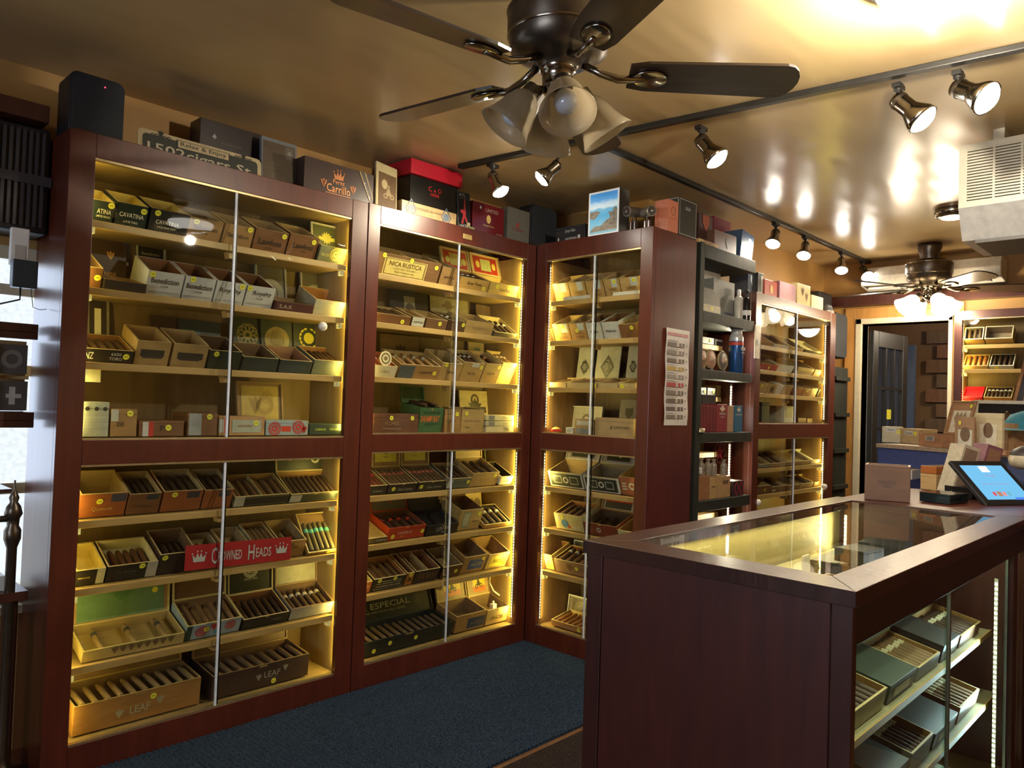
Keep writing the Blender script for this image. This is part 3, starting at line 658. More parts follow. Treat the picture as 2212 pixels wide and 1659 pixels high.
row('left', 3, [
 (178, 235, 76, (.40, .42, .36), 'tall grey carton with round holes', O_(closed=1, p=1, tilt=0, T=[('———', GRY, .5, .5, .9, .01)], E=[('disc', INK, .14, .80, .09), ('disc', INK, .50, .80, .09), ('disc', INK, .84, .80, .09)], RC=[(.0, 1, .62, .63, GRY), (.0, 1, .42, .43, GRY), (0, 1, .22, .23, GRY)])),
 (238, 296, 60, TAN, 'closed tan box with pale label', O_(closed=1, tilt=0, RC=[(0, .28, .55, .98, (.5, .5, .42))], T=[('20', INK, .35, .45, .3, .16)], S=[(.72, .84)])),
 (300, 398, 34, BRN, 'brown box with red and white stripes', O_(closed=1, tilt=0, RC=[(.07, .20, 0, .92, WHI), (.20, .31, 0, .92, (.5, .03, .02))], T=[('P', INK, .5, .5, .08, .4)], S=[(.64, .55)])),
 (404, 470, 50, BRN, 'brown box with silver floral panel', O_(closed=1, tilt=0, RC=[(.04, .46, .03, .97, (.32, .34, .33))], E=[('flower', GRY, .25, .6, .2)], S=[(.72, .84)])),
 (472, 572, 42, (.50, .28, .12), 'patterned box with pale grey label', O_(closed=1, tilt=0, RC=[(.0, .10, .16, .84, WHI), (.10, .14, .1, .9, (.5, .1, .05)), (.28, .92, .16, .82, (.42, .45, .36))], T=[('NEW LANCEROS', (.4, .15, .08), .56, .5, .32, .12)], S=[(.80, .66)])),
 (574, 666, 32, (.35, .42, .42), 'red and teal floral box', O_(closed=1, p=1, tilt=0, RC=[(.36, .58, .25, .62, (.65, .06, .03))], E=[('flower', (.6, .05, .04), .2, .45, .5), ('flower', (.6, .05, .04), .76, .55, .5), ('leaf', (.6, .05, .04), .9, .3, .4)])),
 (668, 745, 24, (.03, .05, .03), 'flat dark green box with yellow lettering', O_(closed=1, tilt=0, T=[('CUBANOS', (.6, .7, .1), .3, .5, .3, .2), ('THE RARE', (.6, .7, .1), .7, .5, .3, .2)])),
], dep=.15, d=.052)
plates('left', 3, [(515, 614, 822, 906, (.30, .20, .08), 'wooden framed lid with yellow map', dict(frame=(.32, .2, .08), RC=[(.1, .9, .08, .92, (.52, .38, .09))], E=[('ring', (.40, .27, .06), .6, .55, .2), ('leaf', (.40, .27, .06), .4, .5, .25), ('flower', (.42, .28, .07), .65, .7, .14)]))], d=.20)
o = MB().box(0, .075, 0, .05, 0, .002).box(0, .003, 0, .05, -.07, 0).box(0, .055, 0, .003, -.07, 0)
hh = cp('left', U('left', 182, .1, 1.4), .1, 0)
o = o.build('folded_card', paint((.62, .60, .42)), None, (hh.x, hh.y, 1.175+.076+.195))
tag(o, 'small folded pale card on top of the tall grey carton', 'card')
row('left', 4, [
 (172, 277, 54, RBR, 'orange brown open box with round sticker', O_(i=(.35, .24, .11), RC=[(.66, .98, .62, .96, (.06, .06, .08))], S=[(.42, .68)], T=[('Quesada', (.5, .3, .1), .5, .35, .45, .2)])),
 (279, 350, 46, BRN, 'brown box holding dark cigars', O_(c=(5, (.05, .025, .012), None, .82), RC=[(.55, .92, .7, .95, (.05, .05, .05))], T=[('Quesada', (.12, .06, .03), .45, .4, .5, .16)])),
 (353, 440, 46, RBR, 'reddish box of cigars with yellow sticker', O_(c=(6, TOB, None, .86), RC=[(.6, .92, .62, .94, (.06, .05, .05))], S=[(.28, .84)])),
 (442, 506, 42, RBR, 'reddish cigar box behind the door edge', O_(c=(4, TOB, None, .86), RC=[(.5, .9, .62, .94, (.05, .05, .05))])),
 (508, 627, 22, (.10, .09, .04), 'wide flat box with cigars and divider', O_(i=TAN, rim=(.5, .38, .15), c=(9, (.17, .09, .035), None, .8), RC=[(0, .18, 0, 1, (.45, .45, .35)), (.18, 1, .1, .8, DK)], div=1, tilt=27)),
 (629, 736, 18, (.10, .09, .05), 'flat box of cigars with lid', O_(i=TAN, rim=(.5, .38, .15), c=(12, TOB, None, .8), RC=[(.0, .22, 0, .9, (.42, .42, .35)), (.22, 1, .1, .8, (.03, .04, .025))], tilt=30, lid=dict(c=(.03, .035, .02), p=1, h=.115, a=82, RC=[(.08, .92, .1, .9, (.02, .026, .018))], T=[('HONEST', (.5, .5, .4), .6, .5, .3)], E=[('ring', (.45, .45, .35), .82, .5, .2), ('shield', (.5, .2, .14), .3, .6, .2)]))),
], tilt=25)
row('left', 5, [
 (163, 230, 36, DK, 'open black box with bright yellow inside', O_(i=YI, T=[('GRAND COFFEE', YI, .3, .5, .4, .1)], RC=[(.72, 1, 0, 1, (.5, .47, .3))])),
 (232, 343, 36, DK, 'wide black box with silver band', O_(i=(.62, .56, .32), RC=[(.78, 1, 0, 1, (.45, .43, .33))], T=[('La Aurora', (.12, .11, .09), .4, .55, .35)], S=[(.68, .82)], c=(8, (.12, .045, .02), None, .5))),
 (345, 426, 46, (.04, .022, .018), 'dark brown open box, yellow sticker', O_(i=(.22, .12, .06), S=[(.14, .84)], c=(6, TOB, None, .45))),
 (428, 486, 28, TAN, 'small tan open box', O_(c=(4, TOB, None, .4))),
 (488, 548, 34, TAN, 'tan open box behind the door edge', O_(S=[(.86, .84)], T=[('ROMEO', INK, .5, .4, .4)])),
 (550, 602, 38, (.42, .40, .28), 'pale box with dark label', O_(i=TAN, RC=[(.3, .95, .15, .65, (.10, .10, .09))], T=[('BOHEMIUS', CREAM, .62, .4, .5)], S=[(.82, .8)], c=(5, (.2, .12, .05), None, .9))),
 (604, 663, 38, TAN, 'tan open box with small lettering', O_(T=[('LA', INK, .5, .78, .12), ('GALERA', INK, .5, .58, .5), ('CONNECTICUT', INK, .5, .4, .3)], c=(3, TOB, None, .6))),
 (666, 731, 8, TAN, 'steeply tilted tray of teal banded cigars', O_(i=(.25, .15, .07), rim=(.5, .4, .16), tilt=52, dep=.20, c=(7, (.13, .10, .045), (.10, .42, .34), 1.3), S=[(.7, .5)])),
], tilt=25)
row('left', 6, [
 (178, 400, 26, (.45, .33, .12), 'wide shallow tray with green lidded back', O_(i=(.42, .30, .11), rim=(.60, .48, .18), tilt=18, E=[('leaf', (.2, .13, .05), .3+.08*k, .55, .5) for k in range(8)], lid=dict(c=(.4, .25, .1), h=.15, a=88, RC=[(.06, .94, .06, .94, (.15, .27, .15))], T=[('OSGENER', (.09, .2, .08), .5, .72, .26), ('LONDON', (.09, .2, .08), .5, .62, .16)], E=[('ring', (.10, .24, .10), .5, .68, .2)], S=[(.84, .62)]), c=(4, (.30, .20, .08), (.04, .05, .05), .9))),
 (404, 523, 34, (.30, .38, .42), 'floral printed box of long cigars', O_(p=1, i=(.28, .17, .07), rim=(.6, .5, .2), tilt=24, RC=[(0, .1, 0, 1, (.03, .06, .04))], E=[('flower', (.55, .05, .04), .28, .5, .42), ('leaf', (.5, .05, .04), .5, .6, .4), ('flower', (.55, .07, .04), .8, .6, .36), ('disc', (.08, .30, .33), .55, .3, .14)], S=[(.36, .6)], c=(5, (.22, .12, .05), None, .95), lid=dict(c=(.17, .08, .03), h=.11, a=85))),
 (526, 626, 24, DK, 'black box with lettered black lid', O_(i=BRN, c=(9, TOB, None, .75), tilt=24, T=[('FUENTE', (.2, .2, .2), .75, .5, .2)], lid=dict(c=(.012, .014, .012), p=1, h=.13, a=85, T=[('FLR', (.55, .55, .5), .5, .75, .3), ('SINCE 1845', (.5, .5, .45), .5, .45, .3)], E=[('ring', (.4, .4, .36), .5, .75, .28)]))),
 (629, 722, 26, (.30, .29, .27), 'grey box of banded cigars', O_(p=1, i=(.2, .12, .07), rim=(.25, .15, .08), c=(9, TOB, (.5, .45, .4), .8), tilt=24, lid=dict(c=(.35, .32, .26), p=1, h=.12, a=86))),
], tilt=22)
row('left', 7, [
 (157, 434, 66, (.36, .17, .04), 'large wooden chest of rough light cigars', O_(i=(.30, .19, .08), rim=(.55, .40, .13), tilt=6, dep=.2, T=[('LEAF', (.45, .38, .22), .5, .42, .16, .26), ('BY OSCAR', (.35, .25, .12), .5, .2, .12)], E=[('leaf', (.42, .36, .2), .34, .34, .22), ('leaf', (.42, .36, .2), .66, .5, .22)], S=[(.6, .74)], lid=dict(c=(.30, .19, .08), h=.17, a=86, T=[('LEAF', (.08, .05, .02), .5, .8, .2, .2)], E=[('leaf', (.05, .04, .015), .26, .72, .17), ('leaf', (.05, .04, .015), .74, .9, .17)], RC=[(.12, .36, .26, .5, (.38, .33, .14)), (.80, .99, .4, .62, (.38, .33, .14))]), c=(14, (.34, .23, .10), None, 1.02))),
 (458, 668, 52, (.06, .028, .016), 'dark wooden chest of cigars, leaf print', O_(i=(.2, .11, .05), rim=(.36, .24, .09), tilt=6, dep=.2, T=[('LEAF', (.34, .30, .24), .6, .52, .17, .26), ('BY OSCAR', (.2, .16, .12), .6, .3, .12)], E=[('leaf', (.32, .28, .2), .46, .42, .22), ('leaf', (.32, .28, .2), .74, .6, .22)], S=[(.62, .16)], lid=dict(c=(.20, .11, .05), h=.15, a=86), c=(12, (.24, .15, .07), None, 1.0))),
], dep=.2)
# banner hung on the glass
bl = thing('brand_banner', 'red banner with white crowns and lettering hung inside the left cabinet glass', 'banner', M=CABS['left']['M'] @ Matrix.Translation((U('left', 400, .03, .72), .032, .655)) @ Matrix.Rotation(R(1.5), 4, 'Y'))
bw = U('left', 629, .03, .72)-U('left', 400, .03, .72); bh = .098
MB().box(0, bw, 0, .001, 0, bh).build('cloth', paint((.42, .018, .022)), bl)
prints(bl, bw, bh, -.0003, [('C', WHI, .255, .5, .05, .66), ('ROWNED', WHI, .40, .46, .22, .40), ('H', WHI, .60, .5, .06, .62), ('EADS', WHI, .72, .46, .15, .40)], [('crown', WHI, .12, .48, .28), ('crown', WHI, .90, .5, .28)], [], [])

# ---- middle cabinet
row('middle', 0, [
 (816, 954, 48, (.20, .10, .04), 'long brown box with large cream label', O_(i=(.3, .2, .1), c=(6, TOB, (.3, .06, .04), .85), RC=[(.12, .78, .10, .86, (.62, .50, .16)), (.135, .765, .13, .83, (.16, .09, .03)), (.15, .75, .16, .80, (.62, .50, .16))], T=[('NICA RUSTICA', (.14, .07, .02), .45, .62, .5, .2), ('— LIGA DRY CIGARS —', (.2, .12, .04), .45, .42, .44, .06), ('NICARAGUA', (.2, .12, .04), .45, .28, .3, .06)], S=[(.1, .9), (.52, .88), (.93, .78)], div=1)),
 (956, 994, 40, TAN, 'small pale box behind the door edge', O_(T=[('ANTANO', INK, .5, .5, .6)])),
 (996, 1058, 26, (.50, .30, .08), 'flat wooden box with red framed lid', O_(i=BRN, c=(7, TOB, (.6, .6, .6), .9), S=[(.85, .35)], T=[('Gran Toro', INK, .5, .6, .5)], lid=dict(c=(.55, .40, .17), h=.125, a=74, rm=cw((.6, .45, .18)), RC=[(.1, .9, .1, .9, (.40, .03, .02)), (.3, .72, .22, .8, (.45, .40, .12))], E=[('oval', (.55, .5, .12), .22, .45, .18), ('oval', (.55, .5, .12), .8, .45, .18)]))),
 (1060, 1124, 26, (.55, .38, .10), 'flat wooden box, red lid with shield', O_(i=(.5, .36, .12), S=[(.24, .7), (.62, .8)], T=[('Gold Robusto', INK, .6, .5, .5)], lid=dict(c=(.55, .40, .17), h=.125, a=74, rm=cw((.6, .45, .18)), RC=[(.1, .9, .1, .9, (.40, .03, .02)), (.34, .68, .22, .8, (.42, .45, .20))], E=[('oval', (.60, .5, .10), .24, .5, .18), ('oval', (.60, .5, .10), .78, .5, .18)]))),
], tilt=22)
plates('middle', 0, [(920, 992, 545, 590, (.50, .42, .22), 'pale lid leaning back', dict(d=.2)), (1092, 1124, 565, 620, (.06, .04, .025), 'dark lid by right jamb', dict(d=.22))])
row('middle', 1, [
 (815, 889, 20, BRN, 'low brown box of dark cigars', O_(c=(7, TOB, None, .9), S=[(.76, .4)], rim=(.6, .45, .2))),
 (891, 920, 22, (.14, .07, .03), 'small dark box, white label', O_(RC=[(.05, .95, .1, .95, (.55, .53, .42))], T=[('ASHTON', INK, .5, .5, .7)])),
 (922, 968, 22, (.16, .08, .035), 'low dark brown box', O_(S=[(.65, .6)])),
 (970, 1006, 24, (.10, .05, .025), 'narrow dark box behind the door edge', O_(S=[(.9, .7)], c=(3, TOB, (.6, .6, .5), .9))),
 (1008, 1068, 28, TANL, 'pale open box, tall back', O_(T=[('PLASENCIA', (.3, .2, .1), .5, .5, .5)])),
 (1070, 1121, 10, (.08, .07, .05), 'flat dark box with pale lid print', O_(tilt=34, dep=.19, i=(.5, .42, .2), rim=(.6, .5, .25), c=(5, TOB, (.7, .7, .6), .9))),
], tilt=20)
plates('middle', 1, [(846, 930, 622, 672, (.05, .04, .03), 'large dark lid with white cartouche', dict(RC=[(.36, .64, .12, .88, (.34, .32, .22))], E=[('oval', (.12, .1, .07), .5, .5, .22)])),
 (934, 1016, 634, 690, (.40, .34, .16), 'pale lid with brown mark', dict(E=[('crest', (.22, .15, .05), .46, .78, .16)])), (1034, 1110, 655, 700, (.15, .09, .05), 'brown lid in shade', {})])
row('middle', 2, [
 (810, 860, 24, (.62, .58, .40), 'cream counter box by left jamb', O_(p=1, i=(.4, .1, .06), c=(4, (.3, .08, .04), (.6, .55, .4), .9), T=[('CUBAN', (.25, .2, .12), .5, .5, .4)])),
 (866, 954, 30, TAN, 'open tan box of banded cigars', O_(c=(6, (.30, .16, .06), (.6, .6, .55), .95), RC=[(0, .36, 0, .9, (.08, .10, .11))], T=[('CABINETTA', INK, .66, .5, .3)], S=[(.87, .5)])),
 (956, 1001, 38, TANL, 'pale open box with yellow sticker', O_(S=[(.2, .9)], T=[('TABAC', INK, .5, .5, .4)], c=(3, TOB, None, .6))),
 (1003, 1048, 42, TANL, 'tall pale box of banded cigars', O_(c=(5, TOB, (.7, .65, .55), .92), RC=[(.4, .75, .78, 1, WHI)], S=[(.86, .8)], T=[('OLIVA', INK, .5, .45, .4)])),
 (1050, 1084, 42, TANL, 'narrow pale box of cigars', O_(c=(3, TOB, (.6, .3, .2), .92), S=[(.88, .85)], T=[('OLIVA', INK, .5, .5, .5)])),
 (1086, 1125, 46, (.60, .48, .18), 'bright box of pale cigars', O_(c=(5, TOBL, (.7, .6, .5), .92), S=[(.4, .86)], RC=[(.65, .95, .85, 1, WHI)])),
], tilt=27)
plates('middle', 2, [(828, 910, 718, 768, (.30, .20, .10), 'brown lid with printed crest', dict(E=[('crest', (.08, .05, .02), .5, .55, .28)])), (1018, 1052, 728, 770, (.42, .33, .15), 'pale lid carrying a square stamp', dict(RC=[(.4, .75, .4, .8, (.2, .25, .2))]))])
t = thing('round_sign', 'round cream sign propped at left on third shelf of middle cabinet', 'sign', M=CABS['middle']['M'] @ Matrix.Translation((U('middle', 831, .07, 1.5), .065, HZ('middle', .2, .065, 775))))
m = MB(); disc(m, 0, 0, .036, 0, n=24); m.build('disc', paint((.68, .64, .42)), t); m = MB(); ring(m, 0, 0, .020, .028, -.001, n=20); star(m, 0, 0, .008, .016, -.001, 6); m.build('emblem', paint((.2, .12, .05)), t)
row('middle', 3, [
 (806, 904, 42, (.13, .05, .025), 'long dark brown closed box', O_(closed=1, tilt=0, S=[(.38, .78), (.85, .78)], T=[('FLORES', (.3, .2, .1), .4, .5, .3)], RC=[(.2, .6, .2, .23, (.3, .25, .15))])),
 (907, 958, 54, (.055, .13, .05), 'green open box with orange lettering', O_(p=1, i=(.05, .09, .03), rim=(.08, .16, .06), tilt=8, T=[('SWAMP RAT', (.75, .16, .04), .45, .55, .8, .26), ('WILL DO THE WORK', INK, .5, .8, .7, .08), ('BY DREW ESTATE', INK, .5, .34, .5, .07)], c=(3, TOB, None, 1.15), lid=dict(c=(.05, .11, .04), p=1, h=.09, a=80))),
 (960, 995, 50, TAN, 'tan closed box behind the door edge', O_(closed=1, tilt=0, T=[('HABANO', INK, .4, .5, .5)], S=[(.75, .8)])),
 (997, 1046, 50, TANL, 'pale box with faded lettering', O_(tilt=4, i=(.3, .2, .1), T=[('ESPINOSA', (.3, .2, .1), .5, .5, .7, .1), ('5 X 50', INK, .25, .22, .2)], S=[(.2, .82)])),
 (1050, 1110, 12, (.62, .55, .35), 'flat pale carton, lowest of its stack', O_(closed=1, tilt=0, seam=0, T=[('TIN', INK, .7, .5, .2)])),
], dep=.16, d=.052)
z = Z2[3]+.004+.030
for k, (lab, cc) in enumerate((('flat pale carton, middle of stack by right jamb of middle cabinet', (.50, .44, .28)), ('flat cream carton topping the stack by right jamb of middle cabinet', (.62, .55, .32)))):
    zz = z+k*.032+.003; u0 = U('middle', 1050, .052, zz); u1 = U('middle', 1110, .052, zz)
    box_closed(CABS['middle']['M'] @ Matrix.Translation((u0, .053, zz)), u1-u0, .14, .029, paint(cc), lab, T=[('TABACS', (.3, .25, .15), .7, .5, .25)], RC=[(.1, .3, .1, .9, (.2, .2, .18))], seam=False)
plates('middle', 3, [(998, 1062, 842, 905, (.40, .33, .16), 'pale lid with dark scroll emblem', dict(E=[('crest', (.05, .04, .02), .5, .55, .3), ('ring', (.08, .06, .03), .5, .78, .14)], T=[('ESPINOSA', (.5, .42, .25), .5, .48, .5)]))])
ylid = dict(c=(.30, .18, .08), h=.125, a=86, RC=[(.12, .88, .2, 1.0, (.72, .66, .09))], E=[('crest', (.08, .06, .02), .5, .62, .14)], T=[('No 2', INK, .5, .4, .14)])
row('middle', 4, [
 (800, 839, 20, DK, 'flat black box by left jamb', O_(c=(4, (.15, .04, .03), (.6, .05, .04), .9), T=[('La Duena', (.4, .4, .3), .5, .4, .5)])),
 (841, 903, 20, DK, 'flat black box of banded cigars', O_(c=(8, (.16, .09, .04), (.45, .12, .08), .95), S=[(.18, .5)], T=[('Don Carlos', (.4, .4, .3), .6, .4, .5)], lid=ylid)),
 (905, 966, 20, (.03, .028, .02), 'flat black box with yellow lid behind', O_(c=(8, (.16, .09, .04), (.5, .14, .1), .95), S=[(.12, .5)], T=[('Don Carlos', (.4, .4, .3), .6, .4, .5)], lid=ylid)),
 (970, 1020, 22, (.14, .16, .13), 'grey green box of dark cigars', O_(c=(6, TOB, None, .95), S=[(.88, .6)], RC=[(.0, .2, .1, .9, (.5, .5, .4)), (.25, .8, .3, .7, (.10, .13, .11))])),
 (1022, 1080, 30, TANL, 'pale box under sunburst lid', O_(c=(4, TOB, None, .95), S=[(.85, .72)], lid=dict(c=(.45, .32, .14), h=.12, a=86, E=[('flower', (.75, .6, .15), .5, .7, .3), ('ring', (.10, .07, .03), .5, .7, .2)]))),
 (1083, 1110, 18, (.60, .60, .50), 'small white box beside the lights', O_(p=1, i=DK, T=[('DARK', INK, .5, .5, .4)])),
], tilt=25)
plates('middle', 4, [(1050, 1085, 972, 1000, (.02, .022, .015), 'small black card with white lettering', dict(T=[('Padron', (.7, .7, .55), .5, .68, .7)], RC=[(.12, .88, .16, .4, (.6, .62, .48))], frame=(.3, .3, .2), zb=1, d=.12))])
row('middle', 5, [
 (795, 838, 12, (.09, .07, .03), 'thin black edged tray at left end', O_(i=(.5, .34, .14), T=[('PLASENCIA', WHI, .7, .5, .5)])),
 (840, 921, 28, (.42, .045, .012), 'bright red open box', O_(p=1, i=(.16, .07, .04), rim=(.40, .05, .015), c=(6, TOB, (.5, .05, .04), .8), T=[('OLIVEROS', (.75, .5, .4), .45, .55, .38, .2), ('BOLD', (.7, .4, .3), .4, .25, .1)], S=[(.14, .3), (.93, .5)], lid=dict(c=(.13, .11, .06), p=1, h=.13, a=78, E=[('shield', (.62, .06, .02), .55, .62, .32)], T=[('CASA CUEVAS', (.7, .7, .6), .12, .6, .2)]))),
 (923, 992, 22, (.012, .012, .012), 'black box with grey shield lid', O_(i=(.03, .03, .03), rim=(.03, .03, .03), T=[('JOYA', (.55, .55, .5), .55, .6, .3), ('Black', (.4, .4, .4), .55, .25, .14)], E=[('shield', (.10, .10, .10), .35, .5, .3)], lid=dict(c=(.022, .021, .018), p=1, h=.15, a=78, rm=paint((.025, .024, .02)), E=[('shield', (.006, .006, .006), .55, .5, .32)], T=[('JOYA', (.4, .4, .36), .5, .86, .32), ('Black', (.4, .4, .36), .5, .7, .12)]))),
 (996, 1045, 46, TANL, 'tall pale box with blue grey seal', O_(i=BRN, RC=[(.16, .48, .14, .88, (.20, .27, .22)), (.20, .44, .2, .82, (.40, .42, .30))], S=[(.86, .78)], T=[('TABACOS', INK, .75, .4, .3)])),
 (1047, 1107, 8, TAN, 'shallow tray of wrapped cigars', O_(i=DK, c=(6, (.14, .10, .06), (.7, .7, .65), 1.2), tilt=30)),
], tilt=20)
plates('middle', 5, [(1010, 1044, 1066, 1100, (.42, .32, .14), 'pale lid printed with ovals', dict(E=[('oval', (.2, .14, .05), .35, .6, .3), ('oval', (.16, .1, .04), .7, .6, .3)]))])
row('middle', 6, [
 (789, 806, 26, (.28, .08, .03), 'narrow red brown box end', O_(T=[('D', (.6, .4, .1), .5, .6, .3)])),
 (808, 878, 28, DK, 'black box with fine white print', O_(i=(.3, .14, .07), RC=[(.06, .96, .08, .1, CREAM)], T=[('THE TRADITION FOR YOUR', CREAM, .5, .72, .76, .1), ('DAILY ENJOYMENT BLEND', CREAM, .5, .52, .76, .1), ('HANDMADE LONG FILLER', CREAM, .5, .32, .76, .1)], S=[(.18, .84), (.66, .84)], c=(5, (.14, .08, .04), None, .8))),
 (880, 897, 28, (.42, .16, .03), 'narrow orange box with picture', O_(i=(.3, .14, .07), E=[('rider', INK, .5, .5, .4)], S=[(.5, .85)])),
 (899, 952, 28, (.03, .018, .015), 'dark box printed with cigar row', O_(i=(.3, .14, .07), RC=[(.2+.13*k, .24+.13*k, .3, .8, (.20, .10, .05)) for k in range(6)], div=1)),
 (958, 1000, 26, (.10, .045, .02), 'brown box behind the door edge', O_(S=[(.72, .5)], T=[('A', WHI, .2, .3, .1)])),
 (1004, 1054, 38, TAN, 'tan open box with blue label', O_(i=(.25, .15, .07), RC=[(.26, .9, .2, .78, (.02, .08, .28))], T=[('ACID', (.45, .35, .15), .6, .48, .5, .2)], S=[(.85, .78)])),
 (1057, 1102, 34, TANL, 'tan open box with yellow label', O_(i=(.25, .15, .07), RC=[(.16, .95, .14, .86, (.75, .62, .06))], T=[('ACID', (.20, .14, .04), .55, .5, .6, .24), ('2', INK, .85, .3, .1)], S=[(.9, .76)])),
], tilt=25)
rl = dict(c=(.42, .29, .13), h=.145, a=76, RC=[(.28, .82, .14, .78, (.75, .55, .06)), (.28, .82, .14, .34, (.62, .18, .04)), (.1, .7, .88, .98, (.6, .6, .5))], E=[('rider', (.06, .05, .02), .54, .48, .24)])
row('middle', 7, [
 (779, 978, 34, (.014, .014, .012), 'long black counter tray of wrapped cigars', O_(i=(.02, .02, .018), rim=(.03, .03, .025), c=(18, (.14, .09, .05), None, .9), S=[(.14, .3), (.30, .6), (.58, .55)], tilt=12, lid=dict(c=(.012, .012, .010), p=1, h=.115, a=70, rm=paint((.012, .012, .01)), T=[('OAK ESPECIAL', (.42, .40, .28), .40, .62, .70, .26), ('PERFECT BLEND FOR YOUR DAILY GRIND', (.36, .34, .22), .38, .36, .62, .10)], E=[('flower', (.12, .11, .08), .84, .6, .25)]))),
 (986, 1051, 38, TAN, 'tan box with rider picture, blue label', O_(i=(.25, .16, .08), RC=[(.4, .98, .1, .72, (.012, .03, .11))], T=[('ACID', (.12, .12, .12), .68, .4, .4, .2)], lid=rl)),
 (1053, 1101, 34, TANL, 'tan box, rider lid, beside the cable', O_(i=(.25, .16, .08), T=[('ACID', (.12, .08, .03), .55, .42, .7, .24)], lid=rl)),
], tilt=14)
cb = MB(); cb.tube([cp('middle', U('middle', x, .14, HZ('middle', .95, .14, y)), .14, HZ('middle', .95, .14, y)) for x, y in ((1058, 1243), (1057, 1262), (1066, 1282), (1082, 1298), (1098, 1312))], .0045)
tag(cb.build('cable', paint((.55, .50, .38))), 'cream cable hanging in the lower right of the middle cabinet', 'cable')
pg = thing('power_adapter', 'white power adapter plug at bottom right inside the middle cabinet', 'adapter', M=CABS['middle']['M'] @ Matrix.Translation((1.035, .13, .113)))
MB().box(0, .032, 0, .03, 0, .09).build('body', WHT, pg, bevel=.004); MB().lathe([(.008, .09), (.006, .105)], 10, 0, Matrix.Translation((.016, .015, 0))).build('strain_relief', WHT, pg)

# ---- corner cabinet
ta = lambda *w: [(w[0], (.20, .11, .05), .5, .45, .5, .14), (w[1], (.20, .11, .05), .55, .25, .5, .12)]
bs = [1192, 1226, 1262, 1301, 1336, 1382]; ds = ['golden wood box with white tag', 'golden wood box with hanging tag', 'golden wood box behind door edge', 'finger jointed wood box with sticker', 'finger jointed box with dark lettering']
row('corner', 0, [(1181, 1190, 24, (.60, .50, .2), 'narrow yellow box end', O_(closed=1))]+[(bs[i], bs[i+1]-1, 38, (.50, .32, .12), ds[i], O_(i=(.3, .2, .1), RC=[(.5, .85, .55, 1, (.5, .55, .58))], T=ta('CORNELIUS', '& ANTHONY'), S=[(.7, .85)] if i > 2 else [])) for i in range(5)], tilt=24)
for k, (a, b, l) in enumerate(((1218, 1276, 'white shelf tag strip at left on top shelf of corner cabinet'), (1324, 1381, 'white shelf tag strip at right on top shelf of corner cabinet'))):
    z = Z3[0]+.003; M = CABS['corner']['M'] @ Matrix.Translation((U('corner', a, .04, z), .0385, z)); w = U('corner', b, .04, z)-U('corner', a, .04, z)
    tag(MB().box(0, w, -.001, .004, 0, .018).build('tag_strip', paint((.66, .62, .5)), None, M=M), l, 'tag')
row('corner', 1, [
 (1179, 1190, 26, (.60, .50, .2), 'narrow yellow box', O_(closed=1)),
 (1191, 1226, 36, (.46, .26, .09), 'golden brown box with angled tag', O_(RC=[(.5, .9, .5, 1, (.5, .55, .55))], S=[(.66, .85)], T=ta('CORNELIUS', '& ANTHONY'))),
 (1227, 1262, 36, (.46, .26, .09), 'golden brown box with low sticker', O_(RC=[(.5, .9, .6, 1, (.5, .55, .55))], S=[(.45, .6)], T=ta('CORNELIUS', '& ANTHONY'))),
 (1263, 1296, 36, WHI, 'white box behind the door edge', O_(p=1, rim=WHI, i=BRN, T=[('Padron', INK, .5, .5, .5)])),
 (1297, 1334, 36, WHI, 'white box with black script', O_(p=1, rim=WHI, i=BRN, T=[('Padrons', INK, .5, .5, .6)])),
 (1335, 1372, 30, (.20, .09, .035), 'dark brown box with yellow sticker', O_(S=[(.75, .75)])),
], tilt=24)
for k in range(4): pass
row('corner', 2, [
 (1175, 1222, 10, (.55, .42, .2), 'flat pale tray of cigars', O_(c=(4, TOBL, None, .9))), (1224, 1288, 10, (.55, .42, .2), 'flat pale tray beside yellow sticker', O_(S=[(.95, .4)], c=(4, TOBL, None, .9))),
 (1290, 1334, 10, (.55, .42, .2), 'flat pale tray between stickers', O_(c=(3, TOBL, None, .9))), (1336, 1373, 10, (.55, .42, .2), 'flat pale tray by right stile', O_(S=[(.2, .4)])),
], tilt=12)
dl = lambda: dict(p=1, E=[('diamond', (.05, .05, .05), .5, .5, .42), ('diamond', (.05, .05, .05), .5, .5, .34)], T=[('TDL', INK, .5, .5, .34, .26)])
plates('corner', 2, [(1243, 1276, 745, 826, (.34, .34, .32), 'grey lid with black diamond at left', dl()), (1283, 1334, 744, 828, (.40, .40, .37), 'wide grey lid with black diamond', dl()), (1350, 1378, 742, 828, (.38, .38, .36), 'grey lid with diamond by right stile', dl())])
row('corner', 3, [
 (1222, 1238, 14, WHI, 'small white lettered carton', O_(closed=1, p=1, T=[('CAO', (.1, .15, .1), .5, .5, .6)])),
 (1241, 1282, 34, (.42, .26, .12), 'slatted wooden crate of tins', O_(closed=1, RC=[(.1, .9, .1, .4, (.2, .22, .22)), (.1, .9, .6, .9, (.55, .5, .4))])),
 (1285, 1369, 40, (.42, .28, .14), 'wide tan box with burnt lettering', O_(closed=1, T=[('JJ CARTIER', (.10, .06, .04), .65, .5, .5, .16)])),
], tilt=0, dep=.16)
bt = MB().lathe([(.0, 0), (.022, .003), (.030, .014), (.030, .020), (.018, .032), (0, .036)], 20, 0); bt.lathe([(.0305, .010), (.0315, .017), (.0305, .024)], 20, 1)
p = cp('corner', U('corner', 1200, .08, Z3[3]), .085, Z3[3]+.002); tag(bt.build('round_tin', [paint((.6, .42, .12), .25), paint((.5, .02, .02))], None, tuple(p)), 'round gold and red tin at left on fourth shelf of corner cabinet', 'tin')
